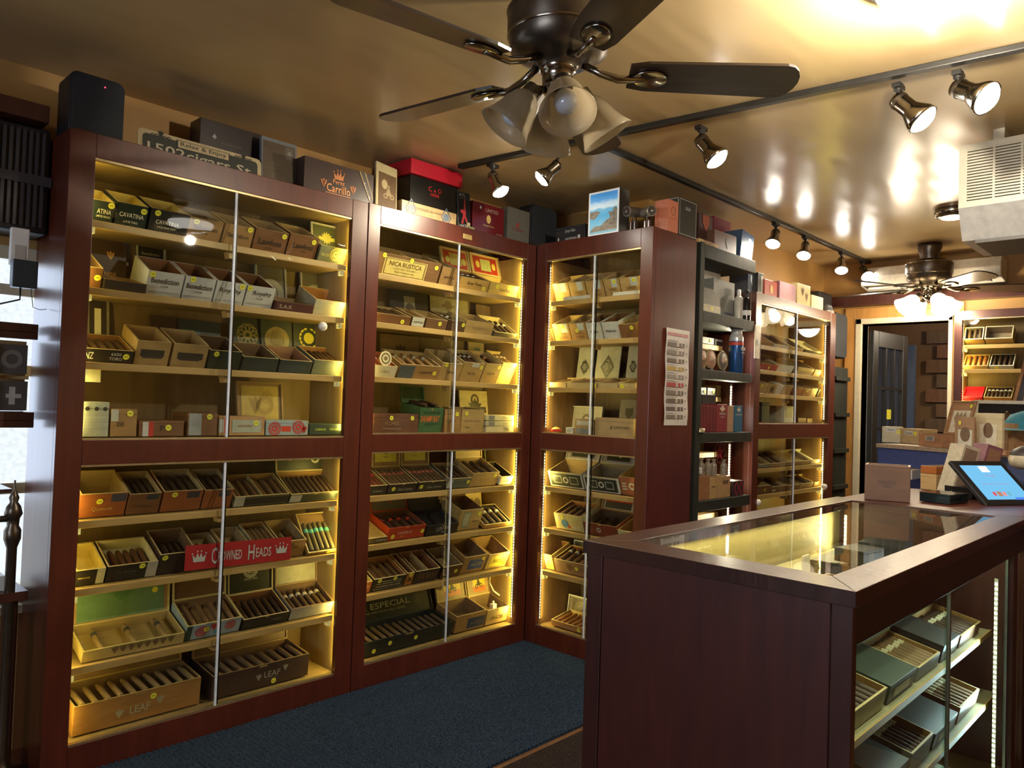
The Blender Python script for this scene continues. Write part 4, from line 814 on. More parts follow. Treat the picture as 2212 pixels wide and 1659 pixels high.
plates('corner', 3, [(1232, 1298, 876, 930, (.30, .28, .28), 'grey lid with arched mark', dict(p=1, E=[('ring', (.08, .07, .07), .5, .5, .22)], frame=(.42, .4, .38))), (1334, 1376, 862, 930, (.24, .20, .17), 'brown grey lid with dark badge', dict(p=1, E=[('shield', (.05, .04, .03), .5, .6, .25)]))])
bd = lambda a=0: dict(c=(.35, .34, .33), p=1, h=.115, a=72, rm=paint((.45, .44, .42)), RC=[(.10, .90, .10, .90, (.26, .2, .28)), (.16, .84, .16, .84, (.015, .02, .015))], E=[('ring', WHI, .55, .42, .10)])
fr4 = dict(p=1, RC=[(.04, .96, .08, .92, (.02, .03, .025)), (.14, .38, .25, .75, (.4, .42, .4)), (.16, .36, .31, .69, (.02, .03, .025)), (.62, .86, .25, .75, (.4, .42, .4)), (.64, .84, .31, .69, (.02, .03, .025))], E=[('ring', WHI, .5, .5, .22)])
row('corner', 4, [
 (1182, 1255, 32, (.50, .50, .48), 'black and white patterned open box', O_(i=(.36, .25, .13), lid=bd(), S=[(.1, .86)], **fr4)),
 (1258, 1333, 32, (.50, .50, .48), 'patterned open box behind door edge', O_(i=(.34, .26, .16), lid=bd(), **fr4)),
 (1335, 1371, 40, (.36, .12, .06), 'red lettered box by right stile', O_(i=TAN, RC=[(.12, .4, .6, .68, WHI), (.12, .4, .45, .53, WHI), (.12, .4, .3, .38, WHI)], E=[('ring', WHI, .72, .52, .2)])),
], tilt=22)
row('corner', 5, [
 (1195, 1256, 34, (.52, .45, .22), 'yellow box with blue picture', O_(p=1, i=BRN, E=[('ring', WHI, .14, .7, .14), ('disc', (.06, .22, .42), .34, .4, .26), ('disc', (.5, .5, .6), .7, .2, .08), ('disc', (.5, .5, .6), .82, .2, .08)], RC=[(.44, .54, .12, .3, (.6, .1, .04))], S=[(.28, .8)], c=(6, (.22, .13, .07), (.05, .05, .05), .9))),
 (1259, 1331, 26, (.20, .035, .02), 'dark red box under striped lid', O_(i=(.1, .06, .04), rim=TAN, E=[('ring', (.5, .5, .45), .45, .5, .2)], lid=dict(c=(.36, .34, .30), p=1, h=.12, a=72, RC=[(.1, .9, .1, .9, (.03, .03, .03)), (.1, .9, .4, .52, (.45, .02, .02))], E=[('ring', WHI, .5, .8, .1)]), c=(4, TOB, None, .6))),
 (1333, 1370, 22, (.46, .45, .24), 'yellow green box by right stile', O_(p=1, i=BRN, S=[(.55, .5)], E=[('ring', WHI, .2, .5, .25)])),
], tilt=20)
plates('corner', 5, [(1325, 1375, 1082, 1130, (.02, .02, .018), 'black lid with white ring', dict(E=[('ring', WHI, .6, .6, .12)], frame=(.3, .3, .28)))])
row('corner', 6, [
 (1162, 1191, 32, (.62, .46, .12), 'gold embossed box by left stile', O_(p=1, i=BRN, RC=[(.2, .85, .15, .85, (.35, .26, .08)), (.28, .5, .25, .75, (.65, .6, .4))])),
 (1195, 1262, 28, (.30, .17, .09), 'brown box of glass tubed cigars', O_(i=BRN, c=(6, (.18, .10, .05), (.6, .65, .7), 1.0), E=[('shield', (.16, .08, .04), .5, .5, .3)], S=[(.72, .55)])),
 (1264, 1330, 26, (.24, .13, .07), 'brown box hidden by counter', O_(i=BRN)),
], tilt=20)
plates('corner', 6, [(1236, 1290, 1165, 1215, (.05, .05, .05), 'black lid with pale edge', dict(frame=(.45, .45, .42)))])
plates('corner', 7, [(1226, 1276, 1283, 1372, (.20, .16, .13), 'silver framed relief picture', dict(frame=(.48, .48, .46), RC=[(.16, .84, .12, .88, (.10, .08, .06))], E=[('flower', (.22, .18, .12), .5, .5, .3)], d=.12, p=1))])
row('corner', 7, [(1190, 1262, 12, (.36, .17, .07), 'copper coloured open tray', O_(c=(8, (.28, .12, .04), None, .9), S=[(.84, .5)], tilt=10))])

# ---- far cabinet
fb = lambda key, s, L, **k: row(key, s, L, **k)
row('far', 0, [(1645, 1672, 8, TAN, 'flat tan box', O_(dep=.2, closed=1)), (1674, 1706, 8, WHI, 'flat white edged box', O_(p=1, i=(.3, .2, .1), c=(4, TOB, None, .9))), (1708, 1738, 8, TANL, 'flat pale box with white lid', O_(i=(.3, .2, .1))), (1740, 1776, 7, DK, 'flat black framed box', O_(i=(.4, .35, .25)))], tilt=32, dep=.16)
row('far', 1, [(1645, 1682, 14, (.35, .03, .02), 'red box with yellow sticker', O_(p=1, S=[(.5, .5)])), (1684, 1716, 16, WHI, 'white open box', O_(p=1, i=TANL)), (1726, 1760, 15, (.45, .32, .14), 'tan box with yellow band', O_(RC=[(0, 1, .6, .9, YI)])), (1762, 1790, 14, TANL, 'pale tan box', O_(RC=[(.3, .7, .3, .7, WHI)]))], tilt=28, dep=.16)
row('far', 2, [(1641, 1661, 20, TANL, 'pale box with sticker', O_(S=[(.3, .8)])), (1663, 1680, 20, TANL, 'narrow pale box', O_(T=[('M', INK, .5, .5, .4)])), (1682, 1694, 21, WHI, 'narrow white box', O_(p=1, closed=1)), (1695, 1714, 20, TAN, 'tan box at door edge', {}), (1722, 1737, 17, RBR, 'small red brown box', {}), (1738, 1754, 17, RBR, 'red brown box with sticker', O_(S=[(.5, .7)])), (1755, 1768, 18, TANL, 'thin pale box', {}), (1770, 1791, 16, DK, 'black box at right end', O_(closed=1))], tilt=24, dep=.16)
row('far', 3, [(1645, 1662, 44, (.02, .03, .02), 'dark green tall carton', O_(closed=1)), (1694, 1714, 36, (.45, .42, .35), 'grey picture box', O_(closed=1, RC=[(.15, .85, .3, .9, (.2, .18, .14))])), (1724, 1742, 10, (.10, .02, .015), 'small dark red box', O_(closed=1)), (1744, 1760, 9, (.2, .15, .1), 'small brown box', O_(closed=1))], tilt=0, dep=.12, d=.12)
row('far', 4, [(1640, 1664, 8, (.3, .3, .26), 'flat grey tray', O_(c=(3, TOBL, None, .9))), (1666, 1700, 8, (.4, .28, .14), 'flat tan tray', O_(c=(3, TOB, None, .9))), (1702, 1752, 8, (.34, .2, .1), 'wide flat brown tray', {}), (1754, 1782, 8, WHI, 'flat white tray', O_(p=1, i=WHI))], tilt=26, dep=.16)
row('far', 5, [(1638, 1665, 17, BRN, 'brown box with sticker', O_(S=[(.6, .5)])), (1668, 1700, 12, BRN, 'low brown box', O_(RC=[(.1, .3, .1, .5, WHI)], c=(3, TOB, None, .9))), (1702, 1728, 10, BRN, 'low brown box with white tag', O_(RC=[(.3, .5, .1, .5, WHI)])), (1730, 1758, 10, TAN, 'low tan box', O_(c=(3, TOB, None, .9))), (1760, 1781, 9, BRN, 'small brown box by knob', {})], tilt=20, dep=.14)

# ---- back wall case
row('back wall', 0, [(2082, 2124, 24, TANL, 'cream framed box, white and black lid', O_(tilt=66, dep=.1, i=(.12, .1, .08), rim=(.7, .65, .45), c=(4, TOB, None, .8))), (2126, 2188, 24, TANL, 'wide cream framed box', O_(tilt=66, dep=.1, i=(.3, .22, .15), rim=(.7, .65, .45)))], dep=.12)
row('back wall', 1, [(2080, 2134, 8, TANL, 'pale box of orange cigars', O_(i=TANL, c=(6, (.5, .2, .05), None, .9), tilt=46)), (2136, 2190, 8, (.5, .5, .45), 'white rimmed box of dark cigars', O_(i=(.1, .1, .1), rim=(.66, .66, .6), c=(6, TOB, None, .9), tilt=46, S=[(.3, .5)]))], dep=.12)
row('back wall', 2, [(2078, 2122, 8, (.5, .01, .03), 'bright red open box', O_(p=1, i=(.55, .01, .04), rim=(.55, .02, .05), tilt=40)), (2124, 2186, 8, (.5, .26, .08), 'orange box of banded cigars', O_(i=(.3, .2, .15), c=(8, TOB, (.75, .75, .7), .9), tilt=40))], dep=.12)
# ------------------------------------------------------------------ things on top of the cabinets
def speaker(name, label, M, w, d, h, mat, logo=True, led=None):
    t = thing(name, label, 'speaker', M=M); r = w*.16
    def rr(x0, x1, z0, z1, r, n=5):
        P = []
        for cx, cz, a0 in ((x1-r, z1-r, 0), (x0+r, z1-r, 90), (x0+r, z0+r, 180), (x1-r, z0+r, 270)):
            for i in range(n+1): a = R(a0+90*i/n); P.append((cx+r*math.cos(a), cz+r*math.sin(a)))
        return P
    MB().prism(rr(0, w, 0, h, r), .012, d).build('cabinet_shell', mat, t, bevel=.006)
    MB().prism(rr(.006, w-.006, .006, h-.006, r*.9), 0, .012).build('grille', pmat('grille_cloth', (.016, .018, .022), .8, noise=.4, scale=300, bump=.3), t, bevel=.004)
    m = MB(); rect(m, w*.42, w*.6, h*.085, h*.11, -.0008); m.build('badge', ALU, t) if logo else None
    if led: m = MB(); disc(m, w*.6, h*.87, .0028, -.001); m.build('indicator_light', emit('led_'+str(led[0]), led, 3), t)
    return t
def topM(key, px0, px1, d, rot=0, z=None, tilt=0):
    top = {'left': 2.192, 'middle': 2.26, 'corner': 2.265, 'far': 2.08}[key]+.001 if z is None else z
    u0 = U(key, px0, d, top+.05); u1 = U(key, px1, d, top+.05)
    return CABS[key]['M'] @ Matrix.Translation((u0, d, top)) @ Matrix.Rotation(R(rot), 4, 'Z') @ Matrix.Rotation(R(tilt), 4, 'X'), u1-u0, top
def H(key, px, d, py, top): return HZ(key, U(key, px, d, top+.1), d, py)-top
M, w, top = topM('left', 148, 268, .05); speaker('speaker', 'large black rounded speaker with red light at left end of left cabinet top', M, w, .15, H('left', 200, .05, 160, top), BLK, led=(1, .03, .08))
# street sign
M, w, top = topM('left', 298, 566, .10); h = H('left', 298, .10, 270, top)
t = thing('street_sign', 'cream bordered black street sign leaning on top of the left cabinet', 'sign', M=M @ Matrix.Rotation(R(-6), 4, 'X'))
def rrp(x0, x1, z0, z1, r, n=6):
    P = []
    for cx, cz, a0 in ((x1-r, z1-r, 0), (x0+r, z1-r, 90), (x0+r, z0+r, 180), (x1-r, z0+r, 270)):
        for i in range(n+1): a = R(a0+90*i/n); P.append((cx+r*math.cos(a), cz+r*math.sin(a)))
    return P
cc = (.42, .33, .18)
MB().prism(rrp(0, w, 0, h, .02), 0, .003).build('panel', paint(cc), t)
MB().prism(rrp(.018, w-.018, .012, h-.016, .015), -.001, -.0002).build('black_field', paint((.02, .022, .015)), t)
m = MB(); m.box(w*.29, w*.72, -.0022, -.001, h*.735, h*.935); m.build('name_plate', paint((.012, .014, .012)), t)
m = MB(); m.box(w*.30, w*.71, -.0030, -.0022, h*.75, h*.92); m.build('name_plate', paint(cc), t)
m = MB(); add_text(m, 'Relax & Enjoy', w*.505, h*.835, w*.37, -.0035, h*.13); m.build('lettering', paint((.02, .02, .015)), t)
m = MB(); add_text(m, '1502cigars St.', w*.50, h*.57, w*.86, -.0020, h*.30); m.build('lettering', paint((.45, .40, .28)), t)
for s in (.17, .84):
    m = MB()
    for k in range(-2, 3): emblem(m, 'ring', w*(s+.03*k), h*.90, .008, -.0012)
    emblem(m, 'leaf', w*s, h*.94, .02, -.0013)
    m.build('scrollwork', paint((.02, .022, .015)), t)
def tbox(key, px0, px1, d, py, dep, colr, label, rot=0, z=None, tilt=0, wood_=False, cat='cigar box', name='cigar_box', **k):
    M, w, top = topM(key, px0, px1, d, rot, z, tilt); h = H(key, px0, d, py, top)
    if rot: w = w/max(.5, math.cos(R(rot)))
    return box_closed(M, w, dep, h, cw(colr) if wood_ else paint(colr, k.pop('rough', .3)), label, cat=cat, name=name, **k), w, h, top
tbox('left', 428, 575, .19, 252, .10, (.022, .014, .012), 'large dark box with orange lion crest behind the street sign', seam=False, E=[('crest', (.40, .16, .02), .5, .52, .12), ('spade', (.3, .3, .3), .2, .78, .04)], T=[('La Gran Llave', (.1, .08, .06), .45, .72, .3)])
M, w, top = topM('left', 566, 643, .11); h = H('left', 566, .11, 288, top)
t = thing('framed_plaque', 'silver framed brown plaque with spade stamp between street sign and dark box', 'plaque', M=M @ Matrix.Rotation(R(-5), 4, 'X'))
MB().box(0, w, 0, .02, 0, h).build('frame', paint((.17, .18, .19), .3), t, bevel=.002)
prints(t, w, h, -.0005, [(s, (.13, .09, .05), .42, .84-.09*i, .5) for i, s in enumerate(('CIGAR WORLD', 'AWARD OF MERIT', 'PRESENTED TO', 'THE TOBACCO', 'SHOP OF THE YEAR'))], [('spade', (.22, .20, .18), .78, .82, .08)], [(.04, .94, .03, .94, (.085, .06, .035)), (.3, .7, .1, .42, (.10, .072, .04)), (.66, .9, .72, .92, (.12, .1, .08))], [])
tbox('left', 655, 805, .05, 335, .19, (.045, .026, .022), 'dark brown box with orange crest and diagonal ribbon at cabinet top', seam=False, E=[('crown', (.50, .17, .04), .48, .76, .13), ('leaf', (.45, .15, .04), .27, .52, .13), ('leaf', (.45, .15, .04), .69, .52, .13)], RC=[(.30, .66, .36, .375, (.5, .18, .05))], T=[('Perez', (.60, .22, .06), .48, .63, .17), ('Carrillo', (.70, .28, .08), .48, .48, .34, .17), ('Encore', (.35, .14, .05), .52, .2, .22)])
m = MB(); hh = .155
M, w, top = topM('left', 655, 805, .05); h = H('left', 655, .05, 335, top)
t = thing('ribbon', 'gold edged dark ribbon across the corner of the dark brown box', 'ribbon', M=M)
m = MB(); m.add([(w*.78, -.002, h), (w*.86, -.002, h), (w*1.0, -.002, h*.42), (w*1.0, -.002, h*.22)], [(0, 1, 2, 3)]); m.build('band', paint((.03, .02, .016)), t)
m = MB(); m.add([(w*.77, -.0025, h), (w*.785, -.0025, h), (w*1.0, -.0025, h*.235), (w*1.0, -.0025, h*.20)], [(0, 1, 2, 3)]); m.add([(w*.855, -.0025, h), (w*.868, -.0025, h), (w*1.0, -.0025, h*.455), (w*1.0, -.0025, h*.42)], [(0, 1, 2, 3)]); m.build('gold_edge', paint((.45, .30, .10)), t)
m = MB(); add_text(m, 'Perez Carrillo', w*.90, h*.60, w*.22, -.003, None, rot=R(-64)); m.build('lettering', paint((.6, .55, .45)), t)
# leaning picture
M, w, top = topM('middle', 812, 858, .035); h = H('middle', 812, .035, 338, top)
t = thing('leaning_picture', 'cream bordered sepia picture panel leaning above the middle cabinet', 'picture', M=M @ Matrix.Rotation(R(6), 4, 'Y') @ Matrix.Rotation(R(-10), 4, 'X'))
MB().box(0, w, 0, .012, 0, h).build('panel', paint((.50, .42, .22)), t, bevel=.001)
prints(t, w, h, -.0005, [], [('oval', (.45, .36, .2), .4, .55, .2), ('rider', (.35, .27, .14), .6, .4, .3)], [(.12, .96, .03, .80, (.13, .075, .035))], [])
# undercrown + black box with red lid
_, w, h, top = tbox('middle', 868, 986, .04, 430, .20, (.60, .42, .20), 'flat cream box with blue diamond badges on the middle cabinet', seam=False, RC=[(.0, .005, 0, 1, (.4, .3, .1))], E=[('diamond', (.12, .17, .24), .16, .5, .75), ('disc', (.16, .22, .30), .16, .5, .3), ('diamond', (.12, .17, .24), .80, .5, .75), ('disc', (.16, .22, .30), .80, .5, .3)], T=[('UNDERCROWN', (.30, .22, .12), .48, .62, .48, .20), ('★ ★ ★ ★ CONNECTICUT', (.35, .26, .15), .48, .34, .44, .07)])
z = top+h+.002; M, w, _ = topM('middle', 886, 988, .045, z=z); h2 = HZ('middle', U('middle', 886, .045, z), .045, 376)-z
t = thing('cigar_box', 'black box with overhanging bright red lid on the cream box', 'cigar box', M=M)
MB().box(0, w, 0, .2, 0, h2).build('body', paint((.012, .011, .010), .2), t, bevel=.0015)
h3 = .075; MB().box(-.015, w+.012, -.02, .21, h2+.001, h2+h3).build('lid', paint((.55, .012, .030), .35), t, bevel=.0015)
prints(t, w, h2, -.0006, [('C', (.65, .02, .02), .40, .66, .07, .18), ('A', (.65, .02, .02), .50, .62, .06, .12), ('O', (.65, .02, .02), .60, .66, .07, .18), ('FLAVOURS', (.65, .02, .02), .50, .46, .18, .12)], [], [], [])
M, w, top = topM('middle', 990, 1017, .035); h = H('middle', 985, .035, 412, top)
t = box_closed(M @ Matrix.Rotation(R(-4), 4, 'Y'), w, .10, h, paint((.013, .012, .012), .3), 'tall narrow black box with red rifle picture on the middle cabinet', seam=False, T=[('LANCERO', WHI, .5, .06, .85, .08), ('ATL', WHI, .35, .92, .5, .08), ('LIMITED', GRY, .42, .83, .5, .03)])
m = MB(); m.add([(w*.52, -.001, h*.80), (w*.58, -.001, h*.80), (w*.64, -.001, h*.50), (w*.62, -.001, h*.34), (w*.86, -.001, h*.12), (w*.70, -.001, h*.12), (w*.52, -.001, h*.30), (w*.42, -.001, h*.12), (w*.26, -.001, h*.12), (w*.42, -.001, h*.38), (w*.22, -.001, h*.44), (w*.22, -.001, h*.50), (w*.46, -.001, h*.52)], [tuple(range(13))]); m.build('rifle_print', paint((.60, .05, .05)), t)
tbox('middle', 1020, 1088, .045, 432, .19, (.13, .012, .014), 'maroon box with gold crest on the middle cabinet', seam=False, rough=.15, E=[('oval', (.7, .5, .15), .5, .52, .14), ('spade', WHI, .24, .84, .06)], T=[('Diamond Crown', (.65, .5, .2), .5, .30, .34), ('Julius Caeser', (.5, .4, .2), .85, .1, .2), ('LIMITED', (.4, .25, .2), .6, .80, .4)])
M, w, top = topM('middle', 1010, 1028, .026); 
t = thing('small_carton', 'tiny gold and green cartons in front of the maroon box', 'carton', M=M); MB().box(0, .02, 0, .008, 0, .035).build('body', paint((.6, .48, .25)), t); MB().box(.004, .045, -.008, -.001, 0, .014).build('front_tin', paint((.25, .28, .12)), t)
tbox('middle', 1096, 1143, .05, 445, .18, (.13, .125, .105), 'grey box with faint red mark between maroon box and speaker', seam=False, E=[('spade', (.35, .05, .04), .45, .52, .10)], T=[('CHAIRMAN', (.30, .06, .05), .45, .38, .5)])
M, w, top = topM('middle', 1148, 1203, .05); speaker('speaker', 'small black speaker in the corner above the middle cabinet', M, w, .12, H('middle', 1160, .05, 441, top), BLK)
# corner cabinet top
tbox('corner', 1201, 1264, .06, 494, .16, (.03, .03, .034), 'small flat black carton stack with white lettering on the corner cabinet', seam=True, T=[('Joy-Go', WHI, .5, .7, .35, .24), ('NATIONAL', WHI, .55, .22, .4, .16)], RC=[(.08, .12, .1, .36, WHI), (.76, .84, .08, .38, WHI)])
M, w, top = topM('corner', 1270, 1337, .03); h = H('corner', 1270, .03, 418, top)
t = thing('lightbox_picture', 'lit seascape picture in a deep grey frame on the corner cabinet', 'picture', M=M)
MB().box(0, w, 0, .09, 0, h).build('casing', paint((.12, .115, .10), .3), t, bevel=.002)
def seapic():
    m, nt, b = _new('seascape_print'); N = nt.nodes; L = nt.links
    tc = N.new('ShaderNodeTexCoord'); sp = N.new('ShaderNodeSeparateXYZ'); L.new(tc.outputs['Generated'], sp.inputs[0])
    no = N.new('ShaderNodeTexNoise'); no.inputs['Scale'].default_value = 5; no.inputs['Detail'].default_value = 5; mp = N.new('ShaderNodeMapping'); mp.inputs['Scale'].default_value = (1, 1, 3)
    L.new(tc.outputs['Generated'], mp.inputs[0]); L.new(mp.outputs[0], no.inputs['Vector'])
    ma = N.new('ShaderNodeMath'); ma.operation = 'MULTIPLY_ADD'; ma.inputs[1].default_value = .12; L.new(no.outputs['Fac'], ma.inputs[0]); L.new(sp.outputs['Z'], ma.inputs[2])
    cr = N.new('ShaderNodeValToRGB'); e = cr.color_ramp.elements
    e[0].position = .0; e[0].color = (.25, .42, .45, 1); e[1].position = 1; e[1].color = (.06, .26, .58, 1)
    for p, c in ((.25, (.22, .48, .60)), (.50, (.10, .36, .58)), (.66, (.16, .42, .60)), (.70, (.62, .72, .72)), (.80, (.45, .62, .75)), (.88, (.12, .36, .66))):
        q = e.new(p); q.color = (*c, 1)
    L.new(ma.outputs[0], cr.inputs['Fac']); L.new(cr.outputs['Color'], b.inputs['Base Color']); L.new(cr.outputs['Color'], b.inputs['Emission Color']); b.inputs['Emission Strength'].default_value = .5; b.inputs['Roughness'].default_value = .3; return m
m = MB(); rect(m, .002, w-.002, .002, h-.002, -.0004); m.build('white_margin', emit('lit_white', (.8, .8, .76), .3), t)
m = MB(); m.add([(w*.06, -.001, h*.05), (w*.94, -.001, h*.05), (w*.94, -.001, h*.95), (w*.06, -.001, h*.95), (w*.06, -.0008, h*.04)], [(0, 1, 2, 3)]); m.build('sea_and_sky', seapic(), t)
m = MB(); m.add([(w*.06, -.0014, h*.10), (w*.94, -.0014, h*.10), (w*.94, -.0014, h*.56), (w*.86, -.0014, h*.60), (w*.78, -.0014, h*.50), (w*.66, -.0014, h*.50), (w*.72, -.0014, h*.38), (w*.55, -.0014, h*.30), (w*.42, -.0014, h*.22), (w*.2, -.0014, h*.22)], [tuple(range(10))]); m.add([(w*.06, -.0014, h*.40), (w*.22, -.0014, h*.38), (w*.40, -.0014, h*.52), (w*.30, -.0014, h*.56), (w*.06, -.0014, h*.55)], [(0, 1, 2, 3, 4)]); m.build('village_cliffs', pmat('cliffs', (.30, .26, .18), .5, scale=60, tint2=(.66, .62, .54)), t)
for k, (px, yaw, lab) in enumerate(((1368, (-.12, -1, -.12), 'silver bullet security camera beside the seascape picture'), (1398, (1, -.55, -.12), 'silver bullet security camera in front of the orange box'))):
    key = 'corner'; d = .08; zt = 2.266; u = U(key, px, d, zt+.1)
    t = thing('security_camera', lab, 'camera', M=CABS[key]['M'] @ Matrix.Translation((u, d, zt)))
    zc = HZ(key, u, d, 458)-zt
    MB().lathe([(.016, 0), (.016, .006), (.005, .010), (.005, zc-.02)], 12).build('stand', ALU, t)
    MB().tube([(.012, .01, 0), (.018, .012, zc*.5), (.004, .01, zc-.012)], .0025).build('cable', BLK, t)
    A = Matrix.Translation((0, 0, zc)) @ Vector(yaw).to_track_quat('Z', 'Y').to_matrix().to_4x4()
    SIL = pmat('silver_paint', (.52, .49, .43), .3, .6, noise=.04)
    MB().lathe([(.020, -.055), (.024, -.05), (.026, -.02), (.026, .035), (.028, .04), (.028, .052), (.024, .055)], 20, 0, A).build('housing', SIL, t)
    r = MB(); r.lathe([(.0235, .052), (.0225, .0562)], 20, 0, A); r.build('lens_plate', BLK, t)
    r = MB()
    for i in range(12): a = 2*math.pi*i/12; r.lathe([(.0022, .056), (.0022, .0575)], 6, 0, A @ Matrix.Translation((.016*math.cos(a), .016*math.sin(a), 0)))
    r.lathe([(.009, .056), (.009, .059), (.005, .059)], 14, 0, A); r = r.build('infrared_emitters', ALU, t)
    for s in (-1, 1): MB().box(.012*s-.003, .012*s+.003, -.004, .004, zc*.15, zc*.55).build('mounting_clamp', ALU, t)
top = 2.266; u0 = U('corner', 1414, .13, 2.3); w = .786-u0
t = box_closed(CABS['corner']['M'] @ Matrix.Translation((u0, .13, top)), w, .10, .165, paint((.50, .17, .10), .4), 'salmon orange tall box at the front corner of the corner cabinet', seam=False)
SD = Matrix.Translation((w+.0008, 0, 0)) @ Matrix.Rotation(R(90), 4, 'Z')
m = MB(); ring(m, .05, .11, .018, .023, 0); m.build('emblem', paint((.25, .09, .05)), t, M=SD); m = MB(); add_text(m, 'ROYALE', .05, .07, .05, 0); m.build('lettering', paint((.25, .09, .05)), t, M=SD)
u0 = U('corner', 1436, .24, 2.3); w = .786-u0
t = box_closed(CABS['corner']['M'] @ Matrix.Translation((u0, .235, top)), w, .18, .20, paint((.028, .028, .026), .3), 'large black box with white edge lines behind the salmon box', seam=False)
SD = Matrix.Translation((w+.0008, 0, 0)) @ Matrix.Rotation(R(90), 4, 'Z')
m = MB(); frame2(m, .006, .174, .006, .194, .003, 0); add_text(m, 'LIGA', .09, .15, .05, 0); m.build('edge_lines', paint((.42, .42, .38)), t, M=SD)
m = MB(); frame2(m, .004, w-.004, .004, .196, .003, -.0006); m.build('edge_lines', paint((.42, .42, .38)), t)

# price list poster on the side of the corner cabinet
t = thing('price_list', 'long paper price list with cigar pictures taped to the corner cabinet side', 'poster', M=Matrix.Translation((3.333, 2.1285, 1.262)))
PW, PH = .228, .503
n = 14; m = MB(); vs = []; 
for i in range(n+1):
    y = -.004-.003*math.sin(i*1.1); vs += [(0, y, PH*i/n), (PW, y+.001*math.cos(i), PH*i/n)]
m.add(vs, [(2*i, 2*i+1, 2*i+3, 2*i+2) for i in range(n)], 0, True); m.build('paper', paint((.68, .64, .60)), t)
m = MB(); rect(m, .01, PW-.02, PH*.925, PH*.955, -.009); m.build('header_band', paint((.5, .16, .18)), t)
m = MB(); add_text(m, "WHAT'S IN THE HUMIDOR", PW*.47, PH*.94, PW*.78, -.0095, .009); m.build('lettering', paint((.7, .5, .5)), t)
cl = [(.14, .11, .10), (.22, .19, .17), (.16, .12, .10), (.45, .33, .08), (.30, .27, .25), (.42, .07, .08), (.20, .17, .15), (.15, .12, .10), (.14, .11, .10), (.20, .17, .14)]
for i in range(10):
    z = PH*(.835-.083*i); m = MB(); m.box(.012, PW-.055, -.0098, -.009, z-.0105, z+.0105); s = m.build('cigar_picture', paint(cl[i]), t)
    for a_, b_ in ((.42, .52), (.62, .66)): m = MB(); rect(m, PW*a_, PW*b_, z-.0105, z+.0105, -.0101); m.build('band', paint((.5, .45, .4)), s)
    m = MB(); rect(m, .008, PW*.5, z+.0165, z+.0185, -.009); rect(m, .008, PW*.34, z+.021, z+.0225, -.009); rect(m, PW*.84, PW*.88, z-.004, z+.006, -.009); m.build('caption_lines', paint((.2, .18, .18)), s)

# ------------------------------------------------------------------ black shelf unit in the niche
NX0, NX1, NY = 3.665, 4.325, 2.13
t = thing('shelf_unit', 'tall black open shelf unit standing in the niche beside the corner cabinet', 'shelf', (NX0, NY, 0)); NWD = NX1-NX0
MB().box(0, .045, 0, .03, 0, 2.27).build('post', BLKW, t, bevel=.002)
MB().box(0, .045, .27, .30, 0, 2.27).build('post', BLKW, t, bevel=.002)
BS = [(2.262, .30, .075), (1.895, .30, .06), (1.572, .11, .05), (1.222, .11, .055), (.845, .11, .06), (.40, .11, .05)]
for z, dd, th in BS: MB().box(.045, NWD-.01, .0, dd, z-th, z).build('shelf', BLKW, t, bevel=.003)
CABS['niche'] = dict(W=9, M=frameM((NX0, NY, 0), (1, 0, 0), (0, 1, 0)), O=Vector((NX0, NY, 0)), ux=Vector((1, 0, 0)), dy=Vector((0, 1, 0)), sh=[b[0] for b in BS], D=.33)
# lit recess behind it
t2 = thing('lit_recess', 'pine shelved recess lit by a white light strip behind the black shelves', 'cabinet', (NX0, NY+.12, 0))
MB().box(.0, NWD-.002, .19, .2, 0, 1.82).build('back_panel', PLYD, t2)
for z in (1.745, 1.43, 1.09, .72): MB().box(.005, NWD-.04, .07, .19, z-.03, z).build('shelf', LIP, t2, bevel=.002)
MB().box(NWD-.03, NWD-.004, .0, .19, 0, 1.82).build('side_panel', MAHO, t2)
for a, b in ((1.58, 1.81), (1.235, 1.51), (.86, 1.15), (.46, .78)): led_strip(t2, NWD-.032, .01, a, b, (-.8, -.6), 7*(b-a), lc=(1, .9, .62))
# items on the black shelves
def nb(s, px0, px1, py, d, dep, colr, label, **k):
    z = BS[s][0]+.002; u0 = U('niche', px0, d, z); u1 = U('niche', px1, d, z); h = HZ('niche', u0, d, py)-z
    M = CABS['niche']['M'] @ Matrix.Translation((u0, d, z)) @ Matrix.Rotation(R(k.pop('rot', 0)), 4, 'Y')
    return box_closed(M, u1-u0, dep, h, (cw if k.pop('w', 0) else paint)(colr), label, **k), u0, u1, z, h
nb(0, 1510, 1552, 514, .005, .06, (.50, .33, .15), 'flat tan carton at the front of the black shelf top', w=1, seam=False, T=[('CIGARS', BRN, .5, .5, .5)])
nb(0, 1508, 1538, 458, .10, .15, (.045, .02, .02), 'tall dark box with red cat picture on the black shelf top', seam=False, E=[('shield', (.3, .06, .02), .5, .75, .3)])
nb(0, 1540, 1576, 466, .17, .10, (.18, .02, .035), 'wine red box behind the brown box on the black shelf top', seam=False)
nb(0, 1543, 1590, 494, .05, .11, (.14, .07, .045), 'brown box with faded crest on the black shelf top', w=1, seam=False, E=[('shield', (.10, .05, .03), .6, .5, .25)])
nb(0, 1598, 1624, 492, .05, .12, (.055, .10, .18), 'blue grey box leaning at the right end of the black shelf top', seam=False, rot=8, RC=[(.55, .8, .6, .85, (.5, .55, .6))])
t, u0, u1, z, h = nb(1, 1540, 1585, 600, .10, .10, (.26, .27, .26), 'grey display carton with rounded header on the second black shelf', seam=False, T=[('OPENER', (.04, .05, .14), .7, .14, .4)])
m = MB(); m.prism(rrp((u1-u0)*.15, (u1-u0)*.95, -.0, .10, .03), .09, .094); m.build('header_card', paint((.42, .40, .36)), t, (0, 0, h))
